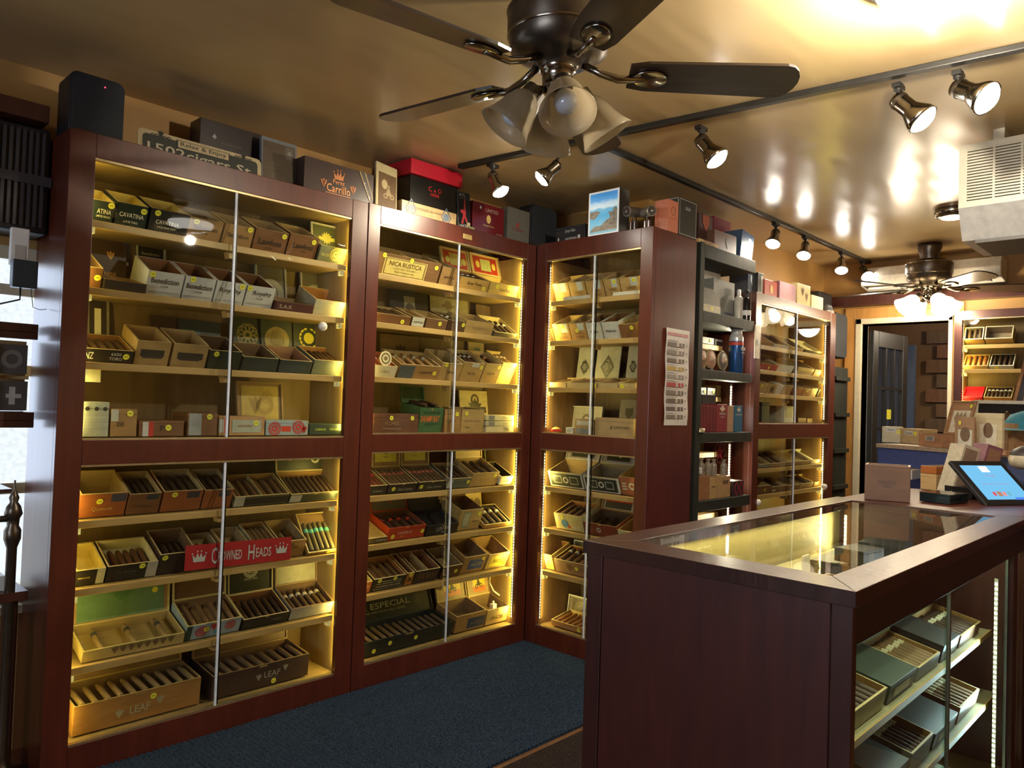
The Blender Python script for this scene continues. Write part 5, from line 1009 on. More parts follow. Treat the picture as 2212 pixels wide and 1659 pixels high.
t, u0, u1, z, h = nb(1, 1517, 1552, 650, .02, .10, (.40, .36, .20), 'slanted cream tray of leaflets on the second black shelf', closed=1, seam=False, S=[(.5, .4)]) if False else nb(1, 1517, 1556, 655, .015, .07, (.42, .38, .22), 'cream tray of dark leaflets on the second black shelf', seam=False, S=[(.5, .5)])
for k in range(4): MB().box(.004, u1-u0-.004, .004+.012*k, .010+.012*k, h, h+.05+.018*k).build('leaflet', paint((.08, .07, .05)), t)
def bottle(name, label, cat, px, d, s, parts, key='niche', z=None):
    z = BS[s][0]+.002 if z is None else z; P = cp(key, U(key, px, d, z), d, z)
    t = thing(name, label, cat, tuple(P))
    for nm, prof, mt in parts: MB().lathe(prof, 18).build(nm, mt, t)
    return t
bottle('pump_bottle', 'black pump spray bottle on the second black shelf', 'bottle', 1612, .03, 1, [('body', [(.026, 0), (.026, .12), (.020, .135), (.010, .14)], BLKG), ('collar', [(.011, .14), (.011, .165)], BLK), ('nozzle', [(.006, .165), (.013, .168), (.013, .185), (.004, .188)], BLK), ('label_wrap', [(.0265, .03), (.0265, .06)], WHT)])
bottle('pump_bottle', 'white topped clear bottle beside the black pump bottle', 'bottle', 1595, .07, 1, [('body', [(.028, 0), (.028, .13), (.018, .145), (.011, .15)], pmat('milky', (.6, .58, .5), .3)), ('cap', [(.012, .15), (.012, .185), (.004, .19)], WHT)])
bottle('jar', 'small brown glass jar at the right end of the second black shelf', 'jar', 1623, .06, 1, [('body', [(.016, 0), (.016, .09), (.012, .1)], pmat('amber', (.12, .05, .02), .1)), ('lid', [(.017, .1), (.017, .115)], BLK)])
t = bottle('spray_can', 'white and blue aerosol spray can on the third black shelf', 'can', 1589, .05, 2, [('body', [(.040, 0), (.042, .004), (.042, .21), (.036, .228)], pmat('can_blue', (.015, .08, .26), .25, .3)), ('upper_band', [(.0424, .19), (.0424, .21), (.0365, .228), (.030, .232)], pmat('can_white', (.6, .62, .62), .3, .3)), ('cap', [(.033, .228), (.032, .275), (.024, .298), (0, .302)], pmat('can_cap', (.45, .46, .45), .4)), ('stripe', [(.0426, .165), (.0426, .185)], paint((.55, .06, .03)))])
m = MB(); add_text(m, 'OZIUM', 0, .145, .055, -.044, .02); add_text(m, 'AIR SANITIZER', 0, .12, .05, -.044); m.build('lettering', WHT, t)
for k, (px, c1, lab) in enumerate(((1515, (.30, .16, .10), 'round framed ornament at the left end of the third black shelf'), (1534, (.45, .25, .16), 'round ornament second along the third black shelf'), (1560, (.14, .13, .11), 'crumpled dark ornament beside the spray can'))):
    P = cp('niche', U('niche', px, .03, 1.574), .03, 1.574+.062); t = thing('ornament', lab, 'ornament', M=Matrix.Translation(P) @ Matrix.Rotation(R(90), 4, 'X'))
    MB().lathe([(.0, -.006), (.045, -.006), (.052, 0), (.045, .006), (0, .006)], 22).build('plate', paint(c1), t)
    MB().lathe([(.052, -.008), (.058, 0), (.052, .008), (.050, 0), (.052, -.008)], 22).build('rim', pmat('tan_rim', (.35, .27, .15), .4), t)
    MB().lathe([(.02, .006), (.016, .02), (0, .024)], 12).build('relief', paint((.5, .35, .25)), t)
    MB().box(-.02, .02, -.062, -.052, -.012, .012).build('foot', BLK, t)
# books on the fourth
px = 1512
for k in range(5):
    nb(3, px, px+6, 874+k, .012, .08, (.14, .012, .016), 'thin maroon packet, %s of five on the fourth black shelf' % rank(k).split(' ')[0], seam=False, cat='packet', name='cigar_packet', group='maroon packets on the fourth black shelf'); px += 7
nb(3, 1548, 1570, 873, .012, .085, (.22, .02, .03), 'maroon carton with white lettering on the fourth black shelf', seam=False, T=[('CREMAS', WHI, .5, .66, .7, .07), ('1.97', WHI, .5, .54, .4, .05)], E=[('crest', (.6, .5, .4), .5, .85, .2)])
nb(3, 1572, 1584, 876, .012, .085, (.40, .24, .14), 'narrow tan carton between maroon and blue cartons', seam=False)
nb(3, 1586, 1603, 876, .012, .085, (.02, .12, .22), 'blue carton with white lettering on the fourth black shelf', seam=False, T=[('MADURO', WHI, .5, .66, .8, .06)], E=[('crest', (.5, .5, .4), .5, .85, .2)])
nb(3, 1515, 1545, 852, .10, .01, (.02, .02, .02), 'flat black card standing behind the maroon packets', seam=False, cat='card', name='display_card')
bottle('tin', 'flat cream tin at the left end of the fourth black shelf', 'tin', 1516, .0, 3, [('body', [(.034, 0), (.034, .022), (0, .023)], pmat('cream_tin', (.45, .40, .25), .3, .4))]).location.y += .02
# fifth
nb(4, 1505, 1532, 1030, .012, .09, (.30, .14, .055), 'reddish wooden box holding wrapped cigars on the fifth black shelf', w=1, seam=False)
nb(4, 1534, 1547, 1034, .012, .09, (.45, .30, .12), 'narrow golden wooden box on the fifth black shelf', w=1, seam=False, T=[('ALMA', INK, .5, .6, .5)])
nb(4, 1549, 1577, 1030, .012, .09, (.42, .26, .11), 'wide golden box with black lettering on the fifth black shelf', w=1, seam=False, T=[('NUB', INK, .6, .72, .4, .18)])
for k, px in enumerate((1513, 1528, 1540, 1562)):
    P = cp('niche', U('niche', px, .06, .9), .06, HZ('niche', U('niche', px, .06, .9), .06, 1030)+.002)
    t = thing('wrapped_bundle', 'cellophane wrapped cigar bundle, %s above fifth shelf boxes' % rank(k), 'bundle', tuple(P), group='wrapped bundles on the fifth black shelf')
    MB().lathe([(.018, 0), (.022, .02), (.020, .07), (.008, .085), (.016, .1)], 9).build('wrapper', pmat('cellophane', (.25, .22, .18), .08, coat=.6, bump=1, scale=90), t)
t, u0, u1, z, h = nb(4, 1583, 1606, 1040, .012, .08, (.03, .015, .018), 'black and red star patterned box on the fifth black shelf', seam=False, E=[('diamond', (.55, .03, .05), .3, .5, .5), ('diamond', (.55, .03, .05), .75, .5, .5)])
bottle('coaster_stack', 'stack of pale coasters at the left of the fifth black shelf', 'coasters', 1516, .0, 4, [('coaster', [(.042, .15+.008*k), (.042, .155+.008*k)], WHT) for k in range(4)])
o = bpy.data.objects['coaster_stack']; o.location.y += .05
m = MB(); star(m, 0, 0, .022, .055, 0, 5); P = cp('niche', U('niche', 1554, .10, 1.0), .10, HZ('niche', U('niche', 1554, .10, 1), .10, 978))
t = thing('star_badge', 'red star in a dark ring hanging above the fifth black shelf', 'badge', M=Matrix.Translation(P)); m.build('star', paint((.35, .02, .03)), t); m = MB(); ring(m, 0, 0, .055, .064, .001); m.build('ring', paint((.10, .02, .02)), t)
# recess shelf rows
rz = [1.747, 1.432, 1.092]
k = 0
for zi, items in ((0, [(1514, 1542, 14, WHI, 'white carton'), (1544, 1574, 14, DK, 'dark flat carton'), (1576, 1600, 14, WHI, 'small white carton')]), (1, [(1512, 1526, 18, DK, 'black carton'), (1528, 1546, 18, DK, 'second black carton'), (1548, 1566, 24, TAN, 'tan carton'), (1568, 1584, 22, TANL, 'pale carton'), (1586, 1600, 20, YI, 'yellow carton')])):
    for a, b, hp, c, lab in items:
        z = rz[zi]+.002; u0 = U('niche', a, .20, z); u1 = U('niche', b, .20, z); hh = hp/ppm('niche', u0, .2, z)
        box_closed(CABS['niche']['M'] @ Matrix.Translation((u0, .2, z)), u1-u0, .09, hh, paint(c), lab+' with price sticker on the %s pine shelf of the lit recess' % ['upper', 'middle'][zi], RC=[(.1, .9, .6, .9, WHI)] if max(c) < .1 else [], S=[(.7, .5)], seam=False)
sw = thing('light_switch', 'cream wall switch plate on the far cabinet stile', 'switch', M=CABS['far']['M'] @ Matrix.Translation((U('far', 1629, 0, 1.77), 0, HZ('far', .02, 0, 775))))
MB().box(0, .062, -.008, -.0005, 0, .205).build('plate', paint((.66, .62, .48)), sw, bevel=.002); MB().box(.024, .038, -.014, -.008, .085, .115).build('toggle', WHT, sw)
# far cabinet top
def fb(px0, px1, py, d, dep, colr, label, **k): return tbox('far', px0, px1, d, py, dep, colr, label, **k)
fb(1616, 1634, 585, .10, .13, (.07, .08, .10), 'slate blue box with white crest between the shelf unit and far cabinet', seam=False, E=[('shield', (.42, .45, .48), .5, .6, .32)], T=[('TB', (.07, .08, .1), .5, .62, .3)])
fb(1637, 1649, 588, .06, .15, (.02, .02, .018), 'black upright box with white spine lettering on the far cabinet', seam=False, RC=[(.55, .9, .1, .9, (.3, .3, .25))])
fb(1652, 1680, 602, .05, .12, (.32, .05, .03), 'red and orange box on the far cabinet', seam=False, E=[('oval', (.5, .25, .03), .5, .5, .25)])
fb(1684, 1719, 606, .04, .14, (.36, .17, .20), 'dusty pink box on the far cabinet', seam=False)
fb(1722, 1750, 610, .04, .14, (.62, .50, .22), 'cream box with brown drawing on the far cabinet', seam=False, E=[('leaf', (.25, .14, .05), .4, .6, .3), ('leaf', (.25, .14, .05), .7, .4, .3)])
fb(1753, 1778, 636, .04, .12, (.66, .55, .35), 'small pale box at the right of the far cabinet top', seam=False)
fb(1768, 1796, 628, .18, .1, (.025, .025, .025), 'black box behind the dome camera on the far cabinet', seam=False)
P = cp('far', U('far', 1788, .08, 2.1), .08, 2.082); t = thing('dome_camera', 'silver dome security camera at the right end of the far cabinet', 'camera', tuple(P))
MB().lathe([(.045, 0), (.045, .02), (.04, .03)], 20).build('base', pmat('silver_paint', (.5, .5, .5), .3, .6), t); MB().lathe([(.038, .03), (.034, .055), (.02, .072), (0, .078)], 20).build('dome', pmat('smoked', (.10, .10, .10), .1), t)
# wall speaker and dark tower beside the far cabinet
speaker('wall_speaker', 'black wall speaker hanging beside the doorway casing', Matrix.Translation((5.68, 2.17, 1.77)), .26, .18, .34, BLK, logo=False)
t = thing('media_rack', 'narrow dark rack of bottles between far cabinet and doorway', 'rack', (5.66, 2.15, 0))
MB().box(0, .3, .02, .25, 0, 1.7).build('carcass', BLKW, t)
for k in range(6): MB().box(.01, .29, -.005, .02, .25+k*.27, .28+k*.27).build('shelf', BLKW, t)
# ------------------------------------------------------------------ glass counter
CX0, CX1, CY0, CY1, CZ = 1.575, 3.278, .552, 1.222, 1.0
ct = thing('glass_counter', 'dark mahogany glass topped display counter with lit inside', 'counter', (CX0, CY0, 0))
L, Wc = CX1-CX0, CY1-CY0
bd = MB().box(.022, L-.022, .022, Wc-.022, .0, .06).build('plinth', MAHO2, ct)
MB().box(.0, .02, .045, Wc-.05, .06, CZ-.033).build('end_panel', wood('mahogany_end', (.055, .0125, .009), (.085, .019, .012), .4, .12), ct, bevel=.002)
MB().box(-.001, .022, 0, .043, 0, CZ-.033).build('corner_post', MAHO2, ct, bevel=.002); MB().box(-.001, .022, Wc-.048, Wc, 0, CZ-.033).build('corner_post', MAHO2, ct, bevel=.002)
MB().box(L-.03, L, 0, Wc, 0, CZ-.033).build('end_panel', MAHO2, ct, bevel=.002)
MB().box(.022, L-.03, Wc-.02, Wc, .06, CZ-.033).build('back_panel', pmat('cream_panel', (.33, .28, .13), .45, noise=.05), ct)
# top frame mitred boards
gx0, gx1, gy0, gy1 = .10, L-.072, .082, Wc-.082
for poly in ([(-.012, -.008), (L+.01, -.008), (gx1, gy0), (gx0, gy0)], [(-.012, Wc+.008), (gx0, gy1), (gx1, gy1), (L+.01, Wc+.008)], [(-.012, -.008), (gx0, gy0), (gx0, gy1), (-.012, Wc+.008)], [(L+.01, -.008), (L+.01, Wc+.008), (gx1, gy1), (gx1, gy0)]):
    m = MB(); n = len(poly); m.add([(x, y, CZ-.033) for x, y in poly]+[(x, y, CZ) for x, y in poly], [tuple(range(n-1, -1, -1)), tuple(range(n, 2*n))]+[(i, (i+1) % n, (i+1) % n+n, i+n) for i in range(n)])
    m.build('top_frame', MAHOT, ct, bevel=.0015)
MB().box(gx0, gx1, gy0, gy1, CZ-.010, CZ-.004).build('glass_top', GL, ct)
MAHOB = wood('mahogany_black', (.018, .008, .006), (.032, .013, .010), .4, .1)
# customer side frame with rounded opening
MB().box(.022, L-.03, 0, .022, .885, CZ-.033).build('front_rail', MAHOB, ct, bevel=.002)
MB().box(.022, L-.03, 0, .022, 0, .10).build('front_rail', MAHOB, ct, bevel=.002)
for a, b, y in ((.022, .76, .012), (.74, 1.50, .018)):
    g = MB().box(a, b, y, y+.004, .10, .885).build('sliding_glass', glass('green_glass', (.80, .90, .86)), ct)
    MB().box(b-.012, b, y-.002, y+.006, .10, .885).build('edge_trim', pmat('steel_trim', (.35, .42, .42), .3, .9), g)
MB().box(1.50, 1.56, 0, .022, .10, .885).build('front_post', MAHO2, ct, bevel=.002)
MB().box(1.56, L-.03, .012, .016, .10, .885).build('sliding_glass', GL, ct)
for z, y0 in ((.80, .16), (.58, .10), (.36, .08)):
    s = MB().box(.03, L-.04, y0, Wc-.025, z-.012, z).build('inner_shelf', pmat('shelf_board', (.34, .30, .18), .45), ct)
    MB().box(.03, L-.04, y0-.004, y0+.001, z-.016, z+.002).build('shelf_lip', LIP, s)
led_strip(ct, .74, 0, .2, .3, (0, 1), .01) if False else None
s = MB().box(.05, L-.06, Wc-.03, Wc-.022, CZ-.045, CZ-.037).build('led_strip', emit('led_glow', (1, .9, .42), 3), ct)
light('led_light', 'AREA', (L/2, Wc-.05, CZ-.045), 3.2*K_LED, (1, .86, .40), s, size=L-.2, size_y=.012, aim=(0, -.35, -1))
for (x, y, a, b, pw) in ((1.49, .05, .14, .80, 5), (.055, .60, .14, .55, .8), (1.60, .60, .55, .94, 1.5)):
    led_strip(ct, x, y, a, b, (-1, .3) if x > 1 else (1, -.4), pw, lc=(.80, .95, 1) if y < .2 else (1, .88, .45))
fill_strip = MB().box(.06, L-.06, .024, .030, CZ-.043, CZ-.037).build('led_strip', emit('led_glow', (1, .9, .42), 3), ct)  # strip added under the front rail to brighten the goods
light('led_light', 'AREA', (L/2, .05, CZ-.05), 3, (1, .88, .55), fill_strip, size=L-.2, size_y=.012, aim=(0, .7, -1))
# goods in the counter
CABS['counter'] = dict(M=frameM((CX0, CY0, 0), (1, 0, 0), (0, 1, 0)), O=Vector((CX0, CY0, 0)), ux=Vector((1, 0, 0)), dy=Vector((0, 1, 0)), sh=[], D=.6)
def ci(x, y, z, w, d, h, colr, label, kind='closed', rz=0, tilt=0, **k):
    M = CABS['counter']['M'] @ Matrix.Translation((x, y, z+.002)) @ Matrix.Rotation(R(rz), 4, 'Z') @ Matrix.Rotation(R(tilt), 4, 'X')
    if kind == 'open':
        c = k.pop('c', None); dark = max(colr) < .12
        t = box_open(M, w, d, h, paint(colr) if dark else cw(colr), cw(k.pop('i', TAN)), cw((.5, .38, .18)), label, tilt=R(tilt), **k)
        if c: cigars(M, w, d, h, c[0], c[1], c[2], c[3], .8)
        return t
    return box_closed(M, w, d, h, paint(colr), label, **k)
ci(.40, .30, .80, .22, .17, .06, (.30, .17, .06), 'open wooden box of cigars under the counter glass', 'open', 12, c=(6, TOB, (.6, .5, .2), 'open wooden box under the counter glass'))
ci(.66, .24, .80, .16, .15, .05, (.25, .17, .09), 'small brown open box under the counter glass middle', 'open', -6)
ci(.62, .42, .80, .20, .12, .03, (.55, .50, .40), 'white covered flat case under the counter glass', rz=15, RC=[(.1, .9, .2, .8, WHI)])
ci(1.02, .32, .80, .26, .18, .05, (.02, .02, .02), 'long black box with yellow band under the counter glass', rz=4, RC=[(0, 1, .3, .6, YI)])
ci(1.02, .33, .855, .14, .10, .045, (.015, .015, .015), 'small black box stacked on the long black box', rz=-8)
ci(1.36, .30, .80, .16, .16, .08, (.02, .022, .02), 'square black box at the far end under the counter glass', rz=6)
ci(.86, .46, .80, .05, .008, .085, (.62, .58, .48), 'upright cream card tag under the counter glass', seam=False, cat='card', name='price_card')
ci(.12, .44, .80, .10, .006, .05, (.60, .60, .55), 'white printed label at the near end under the glass', seam=False, cat='card', name='price_card', T=[('CUTTERS', INK, .5, .6, .7), ('LIGHTERS', INK, .5, .3, .7)])
t = thing('curved_cutter', 'curved clear tray with rolled leaf under the counter glass', 'tray', M=CABS['counter']['M'] @ Matrix.Translation((.42, .16, .80)))
t.location += Vector((0, .05, .003)); MB().tube([(0, 0, .012), (.10, .015, .012), (.2, .05, .012)], .012).build('roll', paint((.5, .48, .40)), t); MB().lathe([(.013, 0), (.013, .03)], 12, 0, Matrix.Translation((-.02, -.002, .012)) @ Matrix.Rotation(R(80), 4, 'Y')).build('cap', BLK, t)
t = thing('cigar_holder', 'small glass ashtray under the far counter glass', 'ashtray', M=CABS['counter']['M'] @ Matrix.Translation((1.24, .48, .802))); MB().lathe([(.05, 0), (.055, .035), (.045, .035), (.04, .01), (0, .01)], 20).build('bowl', pmat('clear_bowl', (.6, .65, .65), .1, coat=.5), t)
# customer side shelves
ds2 = [('wooden flat box', (.33, .18, .07)), ('pale cedar box', (.42, .36, .20)), ('dark green box', (.03, .05, .04)), ('grey flat box', (.22, .23, .22)), ('black glossy box', (.02, .02, .02)), ('brown box', (.16, .08, .04))]
nmz = {.58: 'upper', .36: 'lower'}
k = 0
for z in (.58, .36):
    x = .07
    while x < 1.42:
        w = random.uniform(.17, .27); nm, cc = ds2[k % 6]; k += 1
        o_ = k % 2 == 0; y0 = .12 if z == .58 else .10
        lab = '%s, %s along the %s shelf behind the counter side glass' % (nm, rank(int((x-.07)/.21)), nmz[z])
        ci(x, y0, z, w, .16, random.uniform(.04, .07), cc, lab, 'open' if o_ else 'closed', tilt=12, **(dict(c=(7, TOB if k % 4 else TOBL, (.6, .55, .4), '%s box on the %s counter shelf' % (rank(int((x-.07)/.21)), nmz[z]))) if o_ else dict(RC=[(.2, .8, .2, .7, (.45, .42, .3))])))
        x += w+.03
for k in range(9):
    x = .08+.15*k; t = thing('cellophane_pack', 'cellophane wrapped cigar pack, %s on the counter floor' % rank(k), 'pack', M=CABS['counter']['M'] @ Matrix.Translation((x, .09+.03*(k % 2), .102)) @ Matrix.Rotation(random.uniform(-.3, .3), 4, 'Z'), group='wrapped packs on the counter floor')
    MB().box(0, .11, 0, .15, 0, .05).build('pack', pmat('cello_green', (.16, .18, .13), .10, coat=1, bump=1.0, scale=45, tint2=(.45, .47, .36)), t, bevel=.01)
MB().box(.03, L-.04, .03, Wc-.03, .06, .10).build('floor_board', PLYD, ct)
for k, (x, z) in enumerate(((.10, .80), (.42, .80), (1.0, .80))): pass

# ------------------------------------------------------------------ desk behind the counter
dk = thing('desk', 'red brown sales desk behind the glass counter', 'desk', (3.285, -.25, 0))
MB().box(0, .74, 0, 1.46, .965, 1.0).build('desk_top', MAHO, dk, bevel=.003); MB().box(.02, .72, .02, 1.44, 0, .964).build('carcass', MAHO2, dk)
DZ = 1.002
def P(px, py, z=DZ): return plane(px, py, 2, z)
def hat(p, py): return solve(p, (0, 0, 1), py=py)
def wb(px0, py0, px1, py1, pyt, dep, colr, label, rz=None, kind='closed', z=DZ, **k):
    """box whose front-bottom edge runs between two pixels on the plane z"""
    a, b = P(px0, py0, z), P(px1, py1, z); d = b-a; w = d.length; ang = math.atan2(d.y, d.x); h = hat(a, pyt)
    M = Matrix.Translation(a) @ Matrix.Rotation(ang, 4, 'Z')
    if kind == 'open': return box_open(M, w, dep, h, cw(colr) if max(colr) > .05 else paint(colr), cw(k.pop('i', TAN)), cw(k.pop('rim', TANL)), label, **k), a, w, h
    return box_closed(M, w, dep, h, cw(colr) if max(colr) > .11 else paint(colr, k.pop('rough', .3)), label, **k), a, w, h
wb(1867, 1078, 1965, 1086, 1003, .13, (.12, .062, .036), 'large walnut brown open box at the left end of the desk', kind='open', i=(.2, .12, .08), rim=(.26, .16, .11), T=[('ROBUSTO', (.05, .03, .025), .5, .52, .4, .10), ('VIEJO', (.05, .03, .025), .5, .40, .2, .07)], th=.009)
wb(1986, 1082, 2052, 1090, 1062, .16, (.012, .02, .022), 'glossy dark green flat box beside the walnut box', rough=.08)
wb(2040, 1070, 2100, 1078, 1048, .16, (.015, .016, .018), 'glossy black flat box behind the dark green one', rough=.08)
_, a, w, h = wb(1988, 1056, 2022, 1060, 1022, .20, (.55, .38, .18), 'tan finger jointed box behind the walnut box on the desk')
d_ = P(2022, 1060)-P(1988, 1056); box_open(Matrix.Translation(a+Vector((0, 0, h+.002))) @ Matrix.Rotation(math.atan2(d_.y, d_.x), 4, 'Z'), w, .19, .035, cw((.4, .13, .03)), cw(TAN), cw(TANL), 'orange topped tray on the tan finger jointed box')
wb(1925, 1032, 1970, 1036, 1012, .14, WHI, 'white open tray far back on the desk', kind='open', z=1.002)
for k, (px, cc, lab) in enumerate(((2052, (.42, .36, .26), 'tall pale box leaning beside the tablet'), (2103, (.20, .07, .10), 'tall purple brown box leaning behind the tablet'))):
    a = P(px, 1072-k); h = hat(a, 950)*.97; 
    box_closed(Matrix.Translation(a) @ Matrix.Rotation(R(-42), 4, 'Z') @ Matrix.Rotation(R(16), 4, 'Y'), .075, .10, h, cw(cc), lab, seam=False, RC=[(.12, .9, .06, .94, (.20, .13, .09) if k == 0 else (.25, .13, .08))])
# tablet
a = P(2133, 1092); wd = Vector((math.cos(R(-28)), math.sin(R(-28)), 0)); bd_ = Vector((0, 0, 1)).cross(wd)
dq = ray(2051, 994); q = CP+dq*((a-CP).dot(wd)/dq.dot(wd)); ln = (q-a).length; ang = math.atan2(q.z-a.z, (q-a).dot(bd_))
t = thing('tablet_register', 'black tilted tablet till with a lit blue screen on the desk', 'tablet', M=Matrix.Translation(a) @ Matrix.Rotation(R(-28), 4, 'Z') @ Matrix.Rotation(ang, 4, 'X'))
TW = .295
MB().box(0, TW, 0, ln, -.02, 0).build('case', BLK, t, bevel=.006)
def scr():
    m, nt, b = _new('screen'); N = nt.nodes; L_ = nt.links
    b.inputs['Base Color'].default_value = (.01, .01, .01, 1); b.inputs['Emission Color'].default_value = (.16, .50, .80, 1); b.inputs['Emission Strength'].default_value = .85; b.inputs['Roughness'].default_value = .08; return m
MB().box(.03, TW-.03, .03, ln-.03, .0, .001).build('screen', scr(), t)
m = MB(); 
def scrt(s, x, y, w, c, h=None):
    mb = MB(); add_text(mb, s, x, y, w, 0, h); o = mb.build('lettering', c, t); o.matrix_basis = Matrix.Translation((0, 0, .0016)) @ Matrix.Rotation(R(-90), 4, 'X')
E1 = emit('screen_ink', (.30, .22, .45), .5); E2 = emit('screen_blue', (.05, .15, .6), .7); E3 = emit('screen_pink', (.5, .55, .8), .8)
scrt('WELCOME', TW*.5, ln*.64, TW*.2, E1); scrt('Tap to start your order here', TW*.48, ln*.45, TW*.5, E1)
for (x0, x1, y0, y1, mt) in ((.62, .88, .11, .16, E2), (.42, .58, .72, .86, E3), (.28, .33, .2, .28, emit('sc1', (.5, .05, .08), .6)), (.36, .44, .19, .29, emit('sc2', (.3, .15, .1), .6)), (.46, .52, .2, .28, emit('sc3', (.55, .2, .2), .6)), (.56, .61, .2, .28, emit('sc4', (.1, .3, .4), .6))):
    MB().box(TW*x0, TW*x1, ln*y0, ln*y1, .0011, .0014).build('screen_tile', mt, t)
s = MB(); s.prism([(.06, -.02), (TW-.06, -.02), (TW-.06, -.04), (.06, -.04)], ln*.2, ln*.5); s.build('stand', BLK, t)
# blue fronted table with boxes
TZ = 1.18
tt = thing('display_table', 'blue fronted display table beside the doorway', 'table', (4.46, .52, 0), R(-21.8))
MB().box(-.01, .60, 0, 1.16, 1.155, 1.178).build('table_top', cw((.4, .3, .2)), tt); MB().box(0, .02, 0, 1.15, .0, 1.154).build('front_panel', paint((.06, .085, .24), .6), tt)
MB().box(.025, .58, .01, 1.14, 0, 1.154).build('carcass', MAHO2, tt)
mpl = lambda: None
wb(1905, 955, 1944, 957, 921, .14, (.58, .52, .34), 'pale slatted box with small label on the blue table', z=TZ, RC=[(.2, .78, .68, .92, WHI), (0, 1, .5, .51, (.4, .34, .2)), (0, 1, .3, .31, (.4, .34, .2))], S=[(.9, .7)], T=[('Artisan', INK, .5, .8, .4)])
wb(1946, 957, 1983, 960, 925, .14, (.48, .36, .19), 'tan box with small label beside the pale slatted box', z=TZ, RC=[(.22, .72, .6, .84, WHI)], S=[(.85, .7)], T=[('Corona', INK, .46, .72, .4)])
wb(1984, 962, 2031, 967, 935, .15, (.40, .20, .10), 'reddish box with open diamond print lid on blue table', z=TZ, kind='open', i=(.3, .16, .08), rim=(.42, .24, .12), RC=[(.34, .72, .45, .82, WHI)], T=[('SERIE', INK, .53, .64, .3)], lid=dict(c=(.36, .19, .09), h=.20, a=76, RC=[(.16, .88, .06, .72, (.68, .62, .48))], E=[('diamonds', (.30, .24, .14), .52, .50, .30)], T=[('MARTINEZ', (.5, .42, .25), .52, .26, .4)], S=[(.86, .84)]))
wb(2034, 967, 2062, 970, 957, .12, (.40, .20, .10), 'low reddish box, upright lid with brown seal', z=TZ, kind='open', i=(.3, .16, .08), rim=(.42, .24, .12))
wb(2062, 971, 2103, 975, 900, .01, (.36, .20, .11), 'brown upright lid with round seal on the blue table', z=TZ, seam=False, RC=[(.18, .92, .05, .62, (.62, .58, .48))], E=[('disc', (.17, .10, .06), .56, .48, .26)], S=[(.28, .82)])
wb(2106, 974, 2164, 980, 892, .012, (.62, .52, .32), 'cream upright lid with round seal on the blue table', z=TZ, seam=False, RC=[(.18, .82, .18, .72, (.68, .62, .48))], E=[('disc', (.17, .10, .06), .5, .56, .20)])
wb(2130, 979, 2172, 984, 971, .08, (.36, .18, .09), 'low brown tray at the right of the blue table', z=TZ, seam=False)
wb(2168, 976, 2190, 978, 914, .10, (.42, .24, .12), 'upright tan box with yellow sticker on blue table', z=TZ, seam=False, S=[(.6, .75)])
_, a, w, h = wb(2174, 984, 2240, 990, 957, .2, (.50, .22, .06), 'orange wooden chest at the right edge of the desk', z=1.12, seam=False, E=[('crest', (.25, .1, .04), .5, .6, .2)])
_, a2, w2, h2 = wb(2168, 956, 2240, 960, 946, .2, (.14, .08, .06), 'brown wooden slab on the orange chest', z=1.12+h+.002, seam=False)
wb(2174, 946, 2240, 950, 930, .18, (.16, .09, .07), 'brown wooden box on the slab', z=1.12+h+h2+.004, seam=False)
m = MB(); m.box(0, .75, 0, .5, 0, .118); tag(m.build('riser_stand', BLKW, None, (4.02, .05, 1.0)), 'black riser stand on the right of the desk', 'stand')
pz = plane(2226, 930, 0, 4.75); t = thing('cap', 'teal blue cap on the goods at the right edge', 'cap', tuple(pz)); TEAL = pmat('teal_cloth', (.03, .20, .28), .8)
MB().lathe([(.12, 0), (.118, .04), (.09, .08), (.04, .1), (0, .105)], 20).build('crown', TEAL, t); MB().lathe([(.16, .0), (.12, .008)], 20, 0, Matrix.Translation((-.06, .0, 0)) @ Matrix.Diagonal((1, .8, 1, 1))).build('brim', TEAL, t)
pz = plane(2100, 928, 0, 5.3); q = plane(2215, 866, 0, 5.3)
t = thing('display_case', 'black lined open case with cream edges leaning at the back', 'case', M=Matrix.Translation(pz) @ Matrix.Rotation(R(-90), 4, 'Z') @ Matrix.Rotation(R(-6), 4, 'X'))
w, h = pz.y-q.y+.25, q.z-pz.z
MB().box(0, w, 0, .03, 0, h).build('lining', paint((.012, .010, .011), .9), t); f = MB(); f.box(0, .03, -.01, 0, 0, h); f.box(.03, w, -.01, 0, h-.02, h); f.build('border', paint((.60, .58, .46)), t); f = MB(); f.box(w*.5, w*.7, -.014, -.01, h-.015, h-.005); f.build('clasp', ALU, t); prints(t, w, h, -.002, [], [], [], [(.06, .95)])
MB().box(0, w, .0, .04, -.32, -.002).build('stand', BLKW, t)
pz = plane(2175, 912, 0, 5.1); pz.z = 1.232; t = thing('brass_ornament', 'round gilt ornament on a stand in front of the black case', 'ornament', M=Matrix.Translation(pz) @ Matrix.Rotation(R(-50), 4, 'Z')); BR = pmat('gilt', (.22, .17, .09), .4, .7)
m = MB(); m.lathe([(.02, -.008), (.05, -.006), (.055, 0), (.05, .006), (.02, .008)], 18, 0, Matrix.Translation((0, 0, .10)) @ Matrix.Rotation(R(90), 4, 'X')); m.build('medallion', BR, t); MB().lathe([(.04, -.05), (.04, -.0), (.01, .01), (.01, .05)], 12).build('foot', BLK, t)
for i in range(8): a = 2*math.pi*i/8; MB().lathe([(0, -.008), (.012, 0), (0, .008)], 8, 0, Matrix.Translation((.06*math.cos(a), 0, .10+.06*math.sin(a)))).build('bead', BR, t)
wb(2152, 998, 2184, 1002, 968, .10, (.66, .62, .52), 'white box behind the tablet', z=1.12, seam=False, T=[('o o', INK, .5, .4, .3), ('n', INK, .5, .7, .3)])
